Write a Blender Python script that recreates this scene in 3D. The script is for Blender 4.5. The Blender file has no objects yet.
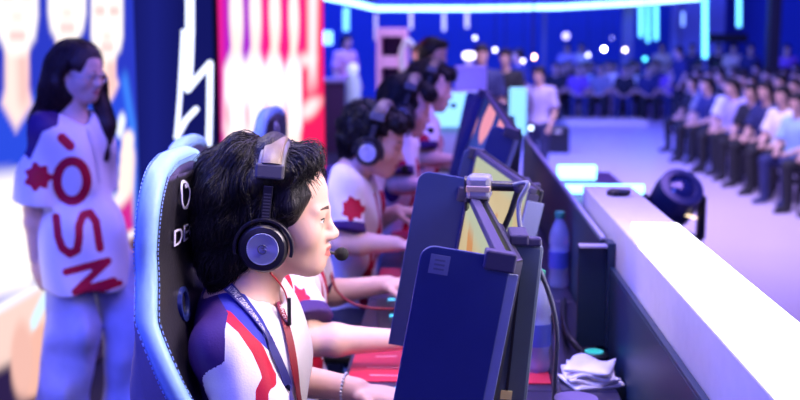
import bpy, bmesh, math, random
import numpy as np
import openvdb
from mathutils import Vector, Matrix
from mathutils.bvhtree import BVHTree
random.seed(7)
RNG = np.random.default_rng(7)
C = bpy.context.scene.collection
S = bpy.context.scene
PI = math.pi

# ------------------------------------------------------------------ camera
# The players' row runs along +Y; the camera stands at one end of it.
FPX = 1111.1                                   # 50 mm on 36 mm at 800 px
CAM = Vector((0, 0, 1.55))
PITCH = math.atan(162 / FPX)
YAW = math.atan(51 * math.cos(PITCH) / FPX)
cam_d = bpy.data.cameras.new('camera')
cam_d.lens = 50; cam_d.sensor_width = 36
cam_d.clip_start = 0.05; cam_d.clip_end = 200
cam = bpy.data.objects.new('camera', cam_d); C.objects.link(cam)
cam.location = CAM
cam.rotation_euler = (PI / 2 - PITCH, 0, YAW)
cam_d.dof.use_dof = True
cam_d.dof.focus_distance = 1.86
cam_d.dof.aperture_fstop = 3.5
S.camera = cam

# ------------------------------------------------------------------ world
wd = bpy.data.worlds.new('hall_darkness'); S.world = wd
wd.use_nodes = True
bgn = wd.node_tree.nodes['Background']
bgn.inputs['Color'].default_value = (0.05, 0.03, 0.42, 1)
bgn.inputs['Strength'].default_value = 0.22

S.view_settings.view_transform = 'Standard'
S.view_settings.look = 'None'
S.view_settings.gamma = 1.0
S.view_settings.use_curve_mapping = False
S.view_settings.exposure = 0.12

# ------------------------------------------------------------------ stage lights (large area lights of the rig; the side fill is added)
def area(name, loc, target, sx, sy, energy, color, spread=180):
    d = bpy.data.lights.new(name, 'AREA'); d.shape = 'RECTANGLE'
    d.size = sx; d.size_y = sy; d.energy = energy; d.color = color
    d.spread = math.radians(spread)
    o = bpy.data.objects.new(name, d); C.objects.link(o)
    o.location = loc
    o.rotation_euler = (Vector(target) - Vector(loc)).to_track_quat('-Z', 'Y').to_euler()
    return o
area('key_light', (1.55, 1.9, 2.45), (-0.35, 2.0, 1.05), 0.8, 1.6, 21, (1.0, 0.84, 0.93), 68)
area('violet_row_light', (0.9, 4.6, 2.9), (-0.3, 4.4, 1.0), 1.0, 2.0, 70, (0.40, 0.24, 1.0))
area('blue_back_light', (-1.5, 2.0, 2.9), (-0.3, 2.4, 1.0), 1.2, 4.5, 210, (0.06, 0.10, 1.0))
area('violet_front_light', (-0.9, -0.7, 2.7), (-0.3, 2.0, 1.0), 1.5, 1.5, 52, (0.22, 0.18, 1.0))
area('warm_overhead_light', (-0.1, 2.0, 3.2), (-0.32, 2.1, 1.3), 0.6, 0.6, 9, (1.0, 0.78, 0.55), 80)
area('white_stage_light', (-0.2, 5.4, 3.4), (-1.2, 4.3, 1.0), 1.0, 1.0, 24, (0.55, 0.42, 1.0))
area('added_side_fill', (-1.35, 3.2, 2.7), (0.45, 2.4, 1.0), 0.8, 1.6, 11, (1.0, 0.84, 0.95), 80)  # fill added to brighten the barrier face, not a lamp of the rig
area('hall_blue_light', (4.5, 20, 6.5), (4.5, 21, 0), 9, 14, 560, (0.24, 0.14, 1.0))
area('hall_white_light', (2.0, 11, 6.5), (2.6, 13.5, 0), 4, 7, 680, (0.58, 0.49, 1.0), 110)
area('far_blue_light', (-2, 17, 5.5), (-1, 27, 1.0), 8, 4, 2600, (0.05, 0.12, 1.0))

# ------------------------------------------------------------------ picture geometry: the ray of a photo pixel, cut with a plane
_M = cam.rotation_euler.to_matrix()
RIGHT, UP, FWD = _M @ Vector((1, 0, 0)), _M @ Vector((0, 1, 0)), _M @ Vector((0, 0, -1))
def ray(px, py): return FWD * FPX + RIGHT * (px - 400) - UP * (py - 200)
def PY(px, py, Y):
    r = ray(px, py); return CAM + r * ((Y - CAM.y) / r.y)
def PZ(px, py, z):
    r = ray(px, py); return CAM + r * ((z - CAM.z) / r.z)
def to_px(V):
    V = np.asarray(V, float) - np.array(CAM)
    a = V @ np.array(FWD); return np.stack([400 + FPX * (V @ np.array(RIGHT)) / a, 200 - FPX * (V @ np.array(UP)) / a], -1)

# ------------------------------------------------------------------ materials
def mat(name, col, rough=0.5, metal=0.0, emit=None, strength=0.0, noise=0.08, scale=30.0, sss=0.0, trans=0.0, coat=0.0, bump=0.0, spec=0.5, sheen=0.0):
    m = bpy.data.materials.new(name); m.use_nodes = True
    nt = m.node_tree; b = nt.nodes['Principled BSDF']
    b.inputs['Roughness'].default_value = rough; b.inputs['Metallic'].default_value = metal
    b.inputs['Specular IOR Level'].default_value = spec
    if sss: b.inputs['Subsurface Weight'].default_value = sss; b.inputs['Subsurface Radius'].default_value = (0.012, 0.005, 0.003); b.inputs['Subsurface Scale'].default_value = 1.0
    if trans: b.inputs['Transmission Weight'].default_value = trans; b.inputs['IOR'].default_value = 1.33
    if coat: b.inputs['Coat Weight'].default_value = coat
    if sheen: b.inputs['Sheen Weight'].default_value = sheen
    c = (*col, 1) if len(col) == 3 else col
    b.inputs['Base Color'].default_value = c
    if emit is not None:
        b.inputs['Emission Color'].default_value = (*emit, 1); b.inputs['Emission Strength'].default_value = strength
    tc = nt.nodes.new('ShaderNodeTexCoord')
    n = nt.nodes.new('ShaderNodeTexNoise'); n.inputs['Scale'].default_value = scale; n.inputs['Detail'].default_value = 3
    nt.links.new(tc.outputs['Object'], n.inputs['Vector'])
    if noise and not trans:
        mx = nt.nodes.new('ShaderNodeMix'); mx.data_type = 'RGBA'
        mx.inputs['A'].default_value = tuple(x * (1 - noise) for x in c[:3]) + (1,)
        mx.inputs['B'].default_value = tuple(min(1, x * (1 + noise)) for x in c[:3]) + (1,)
        nt.links.new(n.outputs['Fac'], mx.inputs['Factor']); nt.links.new(mx.outputs['Result'], b.inputs['Base Color'])
    if bump:
        bp = nt.nodes.new('ShaderNodeBump'); bp.inputs['Strength'].default_value = bump; bp.inputs['Distance'].default_value = 0.002
        nt.links.new(n.outputs['Fac'], bp.inputs['Height']); nt.links.new(bp.outputs['Normal'], b.inputs['Normal'])
    return m

def hair_mat(name, col):
    m = mat(name, col, .40, noise=.3, scale=70, spec=.32); nt = m.node_tree; b = nt.nodes['Principled BSDF']
    tc = nt.nodes.new('ShaderNodeTexCoord'); mp = nt.nodes.new('ShaderNodeMapping'); mp.inputs['Scale'].default_value = (150, 150, 16)
    mp.inputs['Rotation'].default_value = (.25, .35, 0)
    n = nt.nodes.new('ShaderNodeTexNoise'); n.inputs['Scale'].default_value = 1.0; n.inputs['Detail'].default_value = 4; n.inputs['Distortion'].default_value = .6
    bp = nt.nodes.new('ShaderNodeBump'); bp.inputs['Strength'].default_value = .9; bp.inputs['Distance'].default_value = .006
    nt.links.new(tc.outputs['Object'], mp.inputs['Vector']); nt.links.new(mp.outputs['Vector'], n.inputs['Vector']); nt.links.new(n.outputs['Fac'], bp.inputs['Height']); nt.links.new(bp.outputs['Normal'], b.inputs['Normal'])
    return m

def pattern_mat(name, base, layers, rough=0.6, sss=0.0, sheen=0.0, bump=0.0, scale=60):
    """base colour, over it each (attribute, colour): painted where the attribute (a signed distance stored on the cloth) is positive."""
    m = mat(name, base, rough=rough, noise=0.06, scale=scale, sss=sss, sheen=sheen, bump=bump)
    nt = m.node_tree; b = nt.nodes['Principled BSDF']
    b.inputs['Specular IOR Level'].default_value = .25
    src = b.inputs['Base Color'].links[0].from_socket
    for att, col in layers:
        a = nt.nodes.new('ShaderNodeAttribute'); a.attribute_name = att
        g = nt.nodes.new('ShaderNodeMath'); g.operation = 'GREATER_THAN'; g.inputs[1].default_value = 0.0
        nt.links.new(a.outputs['Fac'], g.inputs[0])
        mx = nt.nodes.new('ShaderNodeMix'); mx.data_type = 'RGBA'
        nt.links.new(g.outputs[0], mx.inputs['Factor']); nt.links.new(src, mx.inputs['A']); mx.inputs['B'].default_value = (*col, 1)
        src = mx.outputs['Result']
    nt.links.new(src, b.inputs['Base Color'])
    return m

def image_mat(name, strength):
    """a lit screen: shows the picture stored in the colour attribute 'image'"""
    m = bpy.data.materials.new(name); m.use_nodes = True
    nt = m.node_tree; b = nt.nodes['Principled BSDF']
    b.inputs['Base Color'].default_value = (0.002, 0.002, 0.003, 1); b.inputs['Roughness'].default_value = 0.9; b.inputs['Specular IOR Level'].default_value = 0.0
    a = nt.nodes.new('ShaderNodeAttribute'); a.attribute_name = 'image'
    nt.links.new(a.outputs['Color'], b.inputs['Emission Color']); b.inputs['Emission Strength'].default_value = strength
    return m

# ------------------------------------------------------------------ mesh helpers
class MB:
    def __init__(s): s.v = []; s.f = []; s.m = []; s.T = Matrix.Identity(4)
    def _add(s, vs, fs, mi=0):
        n = len(s.v); s.v += [tuple(s.T @ Vector(p)) for p in vs]; s.f += [tuple(n + i for i in f) for f in fs]; s.m += [mi] * len(fs)
    def box(s, c, size, R=None, mi=0):
        a = [Vector(((i & 1) - .5, ((i >> 1) & 1) - .5, (i >> 2) - .5)) for i in range(8)]
        a = [Vector((p.x * size[0], p.y * size[1], p.z * size[2])) for p in a]
        if R is not None: a = [R @ p for p in a]
        s._add([p + Vector(c) for p in a], [(0, 2, 3, 1), (4, 5, 7, 6), (0, 1, 5, 4), (2, 6, 7, 3), (0, 4, 6, 2), (1, 3, 7, 5)], mi); return s
    def hexa(s, p8, mi=0):
        s._add(p8, [(0, 2, 3, 1), (4, 5, 7, 6), (0, 1, 5, 4), (2, 6, 7, 3), (0, 4, 6, 2), (1, 3, 7, 5)], mi); return s
    def prism(s, poly, axis, lo, hi, mi=0):
        """poly: 2-D points; extruded along axis 0/1/2 from lo to hi"""
        def mk(p, h):
            q = list(p); q.insert(axis, h); return q
        n = len(poly)
        s._add([mk(p, lo) for p in poly] + [mk(p, hi) for p in poly],
               [tuple(range(n - 1, -1, -1)), tuple(range(n, 2 * n))] + [(i, (i + 1) % n, n + (i + 1) % n, n + i) for i in range(n)], mi); return s
    def tube(s, pts, r, n=8, mi=0, caps=True, flat=None):
        pts = [Vector(p) for p in pts]; rs = r if hasattr(r, '__len__') else [r] * len(pts)
        vs = []; fs = []; u = None
        for i, p in enumerate(pts):
            t = (pts[min(i + 1, len(pts) - 1)] - pts[max(i - 1, 0)]).normalized()
            if u is None: u = t.orthogonal().normalized()
            u = (u - t * u.dot(t)).normalized(); w = t.cross(u)
            for k in range(n):
                a = 2 * PI * k / n; vs.append(p + (u * math.cos(a) + w * math.sin(a)) * rs[i])
        for i in range(len(pts) - 1):
            for k in range(n):
                k2 = (k + 1) % n; fs.append((i * n + k, i * n + k2, (i + 1) * n + k2, (i + 1) * n + k))
        if caps: fs += [tuple(range(n - 1, -1, -1)), tuple((len(pts) - 1) * n + k for k in range(n))]
        s._add(vs, fs, mi); return s
    def lathe(s, prof, c, axis=(0, 0, 1), n=32, mi=0):
        """prof: (radius, height) points along the axis"""
        ax = Vector(axis).normalized(); u = ax.orthogonal().normalized(); w = ax.cross(u); c = Vector(c)
        vs = []; fs = []
        for (r, h) in prof:
            for k in range(n):
                a = 2 * PI * k / n; vs.append(c + ax * h + (u * math.cos(a) + w * math.sin(a)) * max(r, 1e-5))
        for i in range(len(prof) - 1):
            for k in range(n):
                k2 = (k + 1) % n; fs.append((i * n + k, i * n + k2, (i + 1) * n + k2, (i + 1) * n + k))
        if prof[0] != prof[-1]: fs += [tuple(range(n - 1, -1, -1)), tuple((len(prof) - 1) * n + k for k in range(n))]
        s._add(vs, fs, mi); return s
    def strip(s, left, right, thick, mi=0):
        """a band with thickness between two rows of (point) with normal rows given in thick: list of offset vectors"""
        n = len(left); vs = []
        for i in range(n): vs += [left[i], right[i], Vector(right[i]) + thick[i], Vector(left[i]) + thick[i]]
        fs = [(0, 1, 2, 3), (4 * n - 1, 4 * n - 2, 4 * n - 3, 4 * n - 4)]
        for i in range(n - 1):
            for k in range(4):
                k2 = (k + 1) % 4; fs.append((4 * i + k, 4 * i + 4 + k, 4 * i + 4 + k2, 4 * i + k2))
        s._add(vs, fs, mi); return s
    def build(s, name, mats, parent=None, smooth=30, bevel=0.0, loc=None, seg=2):
        me = bpy.data.meshes.new(name); me.from_pydata(s.v, [], s.f)
        bm = bmesh.new(); bm.from_mesh(me); bmesh.ops.recalc_face_normals(bm, faces=bm.faces); bm.to_mesh(me); bm.free()
        me.polygons.foreach_set('material_index', s.m)
        return link(name, me, mats, parent, smooth, bevel, loc, seg)

def link(name, me, mats, parent=None, smooth=30, bevel=0.0, loc=None, seg=2):
    o = bpy.data.objects.new(name, me); C.objects.link(o)
    for m in (mats if isinstance(mats, (list, tuple)) else [mats]): me.materials.append(m)
    if smooth:
        me.shade_smooth()
        if smooth < 180: me.set_sharp_from_angle(angle=math.radians(smooth))
    if bevel:
        b = o.modifiers.new('bevel', 'BEVEL'); b.width = bevel; b.segments = seg; b.limit_method = 'ANGLE'; b.angle_limit = math.radians(40)
    if loc is not None: o.location = loc
    if parent is not None: o.parent = parent
    return o
def tag(o, label, cat, group=None):
    o['label'] = label; o['category'] = cat
    if group: o['group'] = group
    return o
def thing(name, label, cat, loc=(0, 0, 0), rotz=0, group=None):
    o = bpy.data.objects.new(name, None); C.objects.link(o); o.empty_display_size = 0.1
    o.location = loc; o.rotation_euler = (0, 0, rotz); return tag(o, label, cat, group)
def struct(o, label=None):
    o['kind'] = 'structure'
    if label: o['label'] = label
    return o
def dup(root, loc, rotz, label=None, group=None):
    r = root.copy(); C.objects.link(r); r.location = loc; r.rotation_euler = (0, 0, rotz)
    if label: r['label'] = label
    if group: r['group'] = group
    for ch in list(root.children):
        c = ch.copy(); C.objects.link(c); c.parent = r
        for g in list(ch.children):
            d = g.copy(); C.objects.link(d); d.parent = c
    return r
def text_mesh(txt, size, extrude=0.0005):
    cu = bpy.data.curves.new('lettering', 'FONT'); cu.body = txt; cu.size = size; cu.extrude = extrude; cu.resolution_u = 3
    o = bpy.data.objects.new('lettering', cu); C.objects.link(o)
    dg = bpy.context.evaluated_depsgraph_get(); dg.update()
    me = bpy.data.meshes.new_from_object(o.evaluated_get(dg)); bpy.data.objects.remove(o)
    return me

# ------------------------------------------------------------------ distance fields, for bodies, hair and cloth
def V3(p): return np.asarray(p, np.float32)
class SDF:
    def __init__(s, lo, hi, h):
        s.lo = np.asarray(lo, float); s.h = h
        s.n = np.ceil((np.asarray(hi, float) - s.lo) / h).astype(int) + 1
        s.d = np.full(s.n, 1.0, np.float32)
        s.ax = [(s.lo[i] + h * np.arange(s.n[i])).astype(np.float32) for i in range(3)]
    def win(s, lo, hi, pad):
        i0 = np.clip(np.floor((np.asarray(lo) - pad - s.lo) / s.h).astype(int), 0, s.n); i1 = np.clip(np.ceil((np.asarray(hi) + pad - s.lo) / s.h).astype(int) + 1, 0, s.n)
        w = tuple(slice(a, b) for a, b in zip(i0, i1))
        return w, s.ax[0][w[0]][:, None, None], s.ax[1][w[1]][None, :, None], s.ax[2][w[2]][None, None, :]
    def put(s, w, d, k, sub=False):
        a = s.d[w]
        if a.size == 0: return
        if sub:
            if k <= 0: s.d[w] = np.maximum(a, -d)
            else:
                h = np.clip(.5 - .5 * (a + d) / k, 0, 1); s.d[w] = a * (1 - h) - d * h + k * h * (1 - h)
        else:
            if k <= 0: s.d[w] = np.minimum(a, d)
            else:
                h = np.clip(.5 + .5 * (d - a) / k, 0, 1); s.d[w] = d * (1 - h) + a * h - k * h * (1 - h)
    def ell(s, c, r, R=None, k=0.02, sub=False):
        c = V3(c); r = V3(r); m = float(r.max())
        w, X, Y, Z = s.win(c - m, c + m, k + 4 * s.h)
        X, Y, Z = X - c[0], Y - c[1], Z - c[2]
        if R is not None:
            R = np.asarray(R, np.float32)
            X, Y, Z = (R[0, 0] * X + R[1, 0] * Y + R[2, 0] * Z, R[0, 1] * X + R[1, 1] * Y + R[2, 1] * Z, R[0, 2] * X + R[1, 2] * Y + R[2, 2] * Z)
        k0 = np.sqrt((X / r[0]) ** 2 + (Y / r[1]) ** 2 + (Z / r[2]) ** 2)
        k1 = np.sqrt((X / r[0] ** 2) ** 2 + (Y / r[1] ** 2) ** 2 + (Z / r[2] ** 2) ** 2) + 1e-6
        s.put(w, k0 * (k0 - 1) / k1, k, sub); return s
    def cap(s, a, b, ra, rb=None, k=0.02, sub=False, cut0=None, cut1=None):
        a = V3(a); b = V3(b); rb = ra if rb is None else rb; m = max(ra, rb)
        w, X, Y, Z = s.win(np.minimum(a, b) - m, np.maximum(a, b) + m, k + 4 * s.h)
        ba = b - a; L2 = float(ba @ ba) + 1e-9
        X, Y, Z = X - a[0], Y - a[1], Z - a[2]
        tt = (X * ba[0] + Y * ba[1] + Z * ba[2]) / L2
        t = np.clip(tt, 0, 1)
        d = np.sqrt((X - t * ba[0]) ** 2 + (Y - t * ba[1]) ** 2 + (Z - t * ba[2]) ** 2) - (ra + (rb - ra) * t)
        L = L2 ** .5
        if cut1 is not None: d = np.maximum(d, (tt - cut1) * L)
        if cut0 is not None: d = np.maximum(d, (cut0 - tt) * L)
        s.put(w, d, k, sub); return s
    def plane(s, p, n, k=0.004):
        """keep only the side the normal points away from"""
        p = V3(p); n = V3(n); n = n / np.linalg.norm(n)
        w, X, Y, Z = s.win(s.lo, s.lo + s.n * s.h, 0)
        d = (X - p[0]) * n[0] + (Y - p[1]) * n[1] + (Z - p[2]) * n[2]
        s.put(w, -d + 0 * s.d[w], k, True); return s
    def wob(s, amp, freq, seed=0):
        r = np.random.default_rng(seed); X, Y, Z = s.ax[0][:, None, None], s.ax[1][None, :, None], s.ax[2][None, None, :]
        for i in range(4):
            f = r.normal(size=3) * freq; p = r.uniform(0, 6.28)
            s.d += (amp * np.sin(f[0] * X + f[1] * Y + f[2] * Z + p)).astype(np.float32)
        return s
    def sample(s, P):
        q = np.clip((np.asarray(P) - s.lo) / s.h, 0, s.n - 1.001); i = q.astype(int); f = q - i; o = 0
        for dx in (0, 1):
            for dy in (0, 1):
                for dz in (0, 1):
                    o = o + s.d[i[:, 0] + dx, i[:, 1] + dy, i[:, 2] + dz] * np.where(dx, f[:, 0], 1 - f[:, 0]) * np.where(dy, f[:, 1], 1 - f[:, 1]) * np.where(dz, f[:, 2], 1 - f[:, 2])
        return o
    def grad(s, P):
        e = s.h; g = np.stack([s.sample(P + np.eye(3)[i] * e) - s.sample(P - np.eye(3)[i] * e) for i in range(3)], -1)
        return g / (np.linalg.norm(g, axis=1, keepdims=True) + 1e-9)
    def mesh(s, name, keep_largest=False):
        g = openvdb.FloatGrid(background=1.0); g.copyFromArray(s.d)
        v, q = g.convertToQuads(0.0)
        v = (v * s.h + s.lo).astype(np.float32)
        a, b, c, d = (v[q[:, i]] for i in range(4))
        vol = (np.einsum('ij,ij->i', a, np.cross(b, c)) + np.einsum('ij,ij->i', a, np.cross(c, d))).sum()
        if vol < 0: q = q[:, ::-1]
        me = bpy.data.meshes.new(name)
        me.vertices.add(len(v)); me.vertices.foreach_set('co', v.ravel())
        me.loops.add(len(q) * 4); me.loops.foreach_set('vertex_index', q.astype(np.int32).ravel())
        me.polygons.add(len(q)); me.polygons.foreach_set('loop_start', np.arange(0, len(q) * 4, 4, dtype=np.int32))
        me.update(calc_edges=True); me.validate()
        if keep_largest: drop_specks(me)
        return me
def drop_specks(me):
    n = len(me.vertices); e = np.zeros(len(me.edges) * 2, np.int32); me.edges.foreach_get('vertices', e); e = e.reshape(-1, 2)
    lab = np.arange(n)
    while True:
        m = np.minimum(lab[e[:, 0]], lab[e[:, 1]]); new = lab.copy()
        np.minimum.at(new, e[:, 0], m); np.minimum.at(new, e[:, 1], m); new = new[new]; new = new[new]
        if (new == lab).all(): break
        lab = new
    u, c = np.unique(lab, return_counts=True)
    if len(u) == 1: return
    bad = lab != u[c.argmax()]
    bm = bmesh.new(); bm.from_mesh(me); bm.verts.ensure_lookup_table()
    bmesh.ops.delete(bm, geom=[bm.verts[i] for i in np.nonzero(bad)[0]], context='VERTS'); bm.to_mesh(me); bm.free()
def coords(me):
    a = np.zeros(len(me.vertices) * 3, np.float32); me.vertices.foreach_get('co', a); return a.reshape(-1, 3)
def put_attr(me, name, val):
    a = me.attributes.new(name, 'FLOAT', 'POINT'); a.data.foreach_set('value', np.asarray(val, np.float32))
# signed distances of flat shapes (positive inside), for prints on cloth and pictures on screens
def sd_poly(p, poly):
    p = np.asarray(p, float); q = np.asarray(poly, float); d = np.full(len(p), 1e9); ins = np.zeros(len(p), bool)
    for i in range(len(q)):
        a, b = q[i], q[(i + 1) % len(q)]; ba = b - a; pa = p - a
        t = np.clip((pa @ ba) / (ba @ ba + 1e-12), 0, 1); d = np.minimum(d, np.hypot(*(pa - t[:, None] * ba).T))
        c = ((a[1] > p[:, 1]) != (b[1] > p[:, 1])) & (p[:, 0] < (b[0] - a[0]) * (p[:, 1] - a[1]) / (b[1] - a[1] + 1e-12) + a[0]); ins ^= c
    return np.where(ins, d, -d)
def sd_line(p, pts, r):
    p = np.asarray(p, float); d = np.full(len(p), 1e9)
    for a, b in zip(pts[:-1], pts[1:]):
        a = np.asarray(a, float); ba = np.asarray(b, float) - a; pa = p - a
        t = np.clip((pa @ ba) / (ba @ ba + 1e-12), 0, 1); d = np.minimum(d, np.hypot(*(pa - t[:, None] * ba).T))
    return r - d
def sd_flower(p, c, r):
    q = np.asarray(p, float) - c; th = np.arctan2(q[:, 1], q[:, 0]); rr = np.hypot(*q.T)
    return r * (0.86 + 0.13 * np.cos(7 * th) + .05 * np.sin(3 * th + 1)) - rr
def sd_flower_heart(p, c, r):
    q = np.asarray(p, float) - c; rr = np.hypot(*q.T)
    return np.minimum(r * .36 - rr, rr - r * .16)
def smooth_path(pts, n=8, closed=False):
    P = [Vector(p) for p in pts]; m = len(P); out = []
    for i in range(m if closed else m - 1):
        g = lambda k: P[k % m] if closed else P[max(0, min(m - 1, k))]
        p0, p1, p2, p3 = g(i - 1), g(i), g(i + 1), g(i + 2)
        for j in range(n):
            t = j / n; out.append(0.5 * ((2 * p1) + (p2 - p0) * t + (2 * p0 - 5 * p1 + 4 * p2 - p3) * t * t + (3 * p1 - p0 - 3 * p2 + p3) * t ** 3))
    if not closed: out.append(P[-1])
    return out
# ------------------------------------------------------------------ people
def unit(v): v = np.asarray(v, float); return v / (np.linalg.norm(v) + 1e-9)
def rot_head(yaw, pitch=0.0, roll=0.0):
    """columns: forward, left, up.  yaw 0 looks along +X, pitch > 0 looks down, roll > 0 tips the crown to the right"""
    return np.array(Matrix.Rotation(yaw, 3, 'Z') @ Matrix.Rotation(pitch, 3, 'Y') @ Matrix.Rotation(roll, 3, 'X'))
class Frame:
    def __init__(s, c, R, k=1.0): s.c = np.asarray(c, float); s.R = R; s.k = k
    def p(s, x, y, z): return s.c + s.R @ (np.array([x, y, z]) * s.k)
    def inv(s, P): return ((np.asarray(P, float) - s.c) @ s.R) / s.k

def head_shape(s, F, detail=True, ears=True):
    R, q = F.R, F.k
    E = lambda c, r, k=.02, sub=False: s.ell(F.p(*c), np.array(r) * q, R, k * q, sub)
    def Cp(a, b, ra, rb=None, k=.012, sub=False): s.cap(F.p(*a), F.p(*b), ra * q, (ra if rb is None else rb) * q, k * q, sub)
    E((-.016, 0, .036), (.093, .075, .084))
    E((.036, 0, .044), (.055, .060, .058), .03)
    E((.034, 0, -.024), (.054, .058, .074), .03)
    if not detail:
        Cp((.085, 0, .01), (.103, 0, -.03), .008, .012); E((.066, 0, -.085), (.024, .026, .02), .03)
        return
    for y in (-1, 1):
        E((.048, .043 * y, -.022), (.034, .026, .034), .025)
        Cp((-.004, .050 * y, -.048), (.058, .016 * y, -.086), .020, .017, .03)
    E((.071, 0, -.086), (.018, .021, .017), .02)
    E((.068, 0, -.056), (.024, .030, .032), .02)
    for y in (-1, 1):
        E((.098, .032 * y, .001), (.016, .019, .011), .014, True)
    for y in (-1, 1):
        Cp((.074, .044 * y, .020), (.0865, .010 * y, .018), .0085, .0085, .015)
        E((.0765, .031 * y, .001), (.0125, .0125, .0125), .003)
        Cp((.0755, .044 * y, .005), (.0875, .031 * y, .0092), .0034, .0034, .004); Cp((.0875, .031 * y, .0092), (.0815, .017 * y, .003), .0034, .003, .004)
        Cp((.0765, .043 * y, -.003), (.0855, .031 * y, -.0075), .003, .003, .005); Cp((.0855, .031 * y, -.0075), (.081, .018 * y, -.003), .003, .003, .005)
    Cp((.084, 0, .014), (.1035, 0, -.024), .0075, .0085, .012)
    E((.1045, 0, -.0285), (.0105, .011, .0095), .008)
    for y in (-1, 1): E((.0955, .0115 * y, -.0325), (.011, .0075, .0075), .007)
    for y in (-1, 1):
        Cp((.0845, .021 * y, -.0565), (.0955, .006 * y, -.0525), .0040, .0062, .006)
        Cp((.0835, .019 * y, -.0605), (.0935, .004 * y, -.0655), .0040, .0068, .006)
    Cp((.0935, -.019, -.0583), (.1005, 0, -.0583), .0022, .0022, .004, True); Cp((.0935, .019, -.0583), (.1005, 0, -.0583), .0022, .0022, .004, True)
    if ears:
        for y in (-1, 1):
            E((-.012, .077 * y, -.004), (.017, .009, .030), .010); E((-.006, .084 * y, -.002), (.008, .006, .016), .006, True)

def head_marks(me, F):
    P = F.inv(coords(me)); x, y, z = P.T; ay = np.abs(y)
    eye = np.minimum(.0045 * (1 - ((ay - .031) / .0125) ** 2) - np.abs(z - .001 + .06 * (ay - .031)), x - .070)
    put_attr(me, 'eye', eye * (ay < .046) - 1e-4)
    put_attr(me, 'iris', np.minimum(.0056 - np.sqrt((ay - .031) ** 2 + (z - .0015) ** 2), np.minimum(eye, x - .07)))
    lash = .0017 - np.abs(z - (.0062 - .0032 * ((ay - .031) / .0125) ** 2)); put_attr(me, 'lash', np.minimum(np.minimum(lash, .0145 - np.abs(ay - .032)), x - .066))
    br = .0033 * (1 - .5 * (ay - .02) / .03) - np.abs(z - (.0235 + .0012 * np.sin((ay - .014) / .034 * PI))); put_attr(me, 'brow', np.minimum(np.minimum(br, .018 - np.abs(ay - .031)), x - .055))
    up = .0046 * (1 - (y / .023) ** 2) - np.abs(z + .0535); lo = .0052 * (1 - (y / .021) ** 2) - np.abs(z + .0645)
    put_attr(me, 'lip', np.minimum(np.maximum(np.maximum(up, lo), .0020 - np.abs(z + .0585) - 1e3 * (ay > .02)), x - .080))

SKIN_LAYERS = [('brow', (.07, .04, .035)), ('lip', (.52, .17, .16)), ('eye', (.75, .72, .72)), ('iris', (.018, .010, .008)), ('lash', (.015, .01, .01))]
def hand_shape(s, wr, h, n, t, curl=.35, k=1.0, spread=1.0, thumb_in=0.0):
    """wr wrist, h towards the fingers, n out of the palm, t towards the thumb"""
    wr = V3(wr); h, n = unit(h), unit(n); t = unit(np.asarray(t) - h * np.dot(t, h)); n = unit(n - h * np.dot(n, h) - t * np.dot(n, t))
    R = np.stack([h, t, n], 1)
    s.ell(wr + h * .050 * k, np.array([.050, .040, .0155]) * k, R, .012)
    s.ell(wr + h * .030 * k + t * .024 * k + n * .006 * k, np.array([.030, .016, .015]) * k, R, .010)
    for off, L, fan in ((.030, .070, .10), (.0105, .079, .03), (-.009, .073, -.04), (-.0275, .057, -.12)):
        p = wr + h * (.088 - abs(off) * .25) * k + t * off * k; d = unit(h + t * fan * spread); a = curl * .5
        s.cap(wr + h * .05 * k + t * off * .8 * k, p, .0095 * k, .0092 * k, .006)
        for j, f in enumerate((.45, .31, .24)):
            dd = d * math.cos(a) + n * math.sin(a); e = p + dd * L * f * k
            s.cap(p, e, (.0090 - .0008 * j) * k, (.0082 - .0008 * j) * k, .0035); p = e; a += curl
    p = wr + h * .022 * k + t * .030 * k
    for j, (f, r) in enumerate(((.036, .0105), (.030, .0095), (.024, .0088))):
        d = unit(h * (.62 + .22 * j) + t * (.72 - (.35 + .3 * thumb_in) * j) + n * (.22 + .18 * j)); e = p + d * f * k
        s.cap(p, e, r * k, r * .92 * k, .005); p = e

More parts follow.
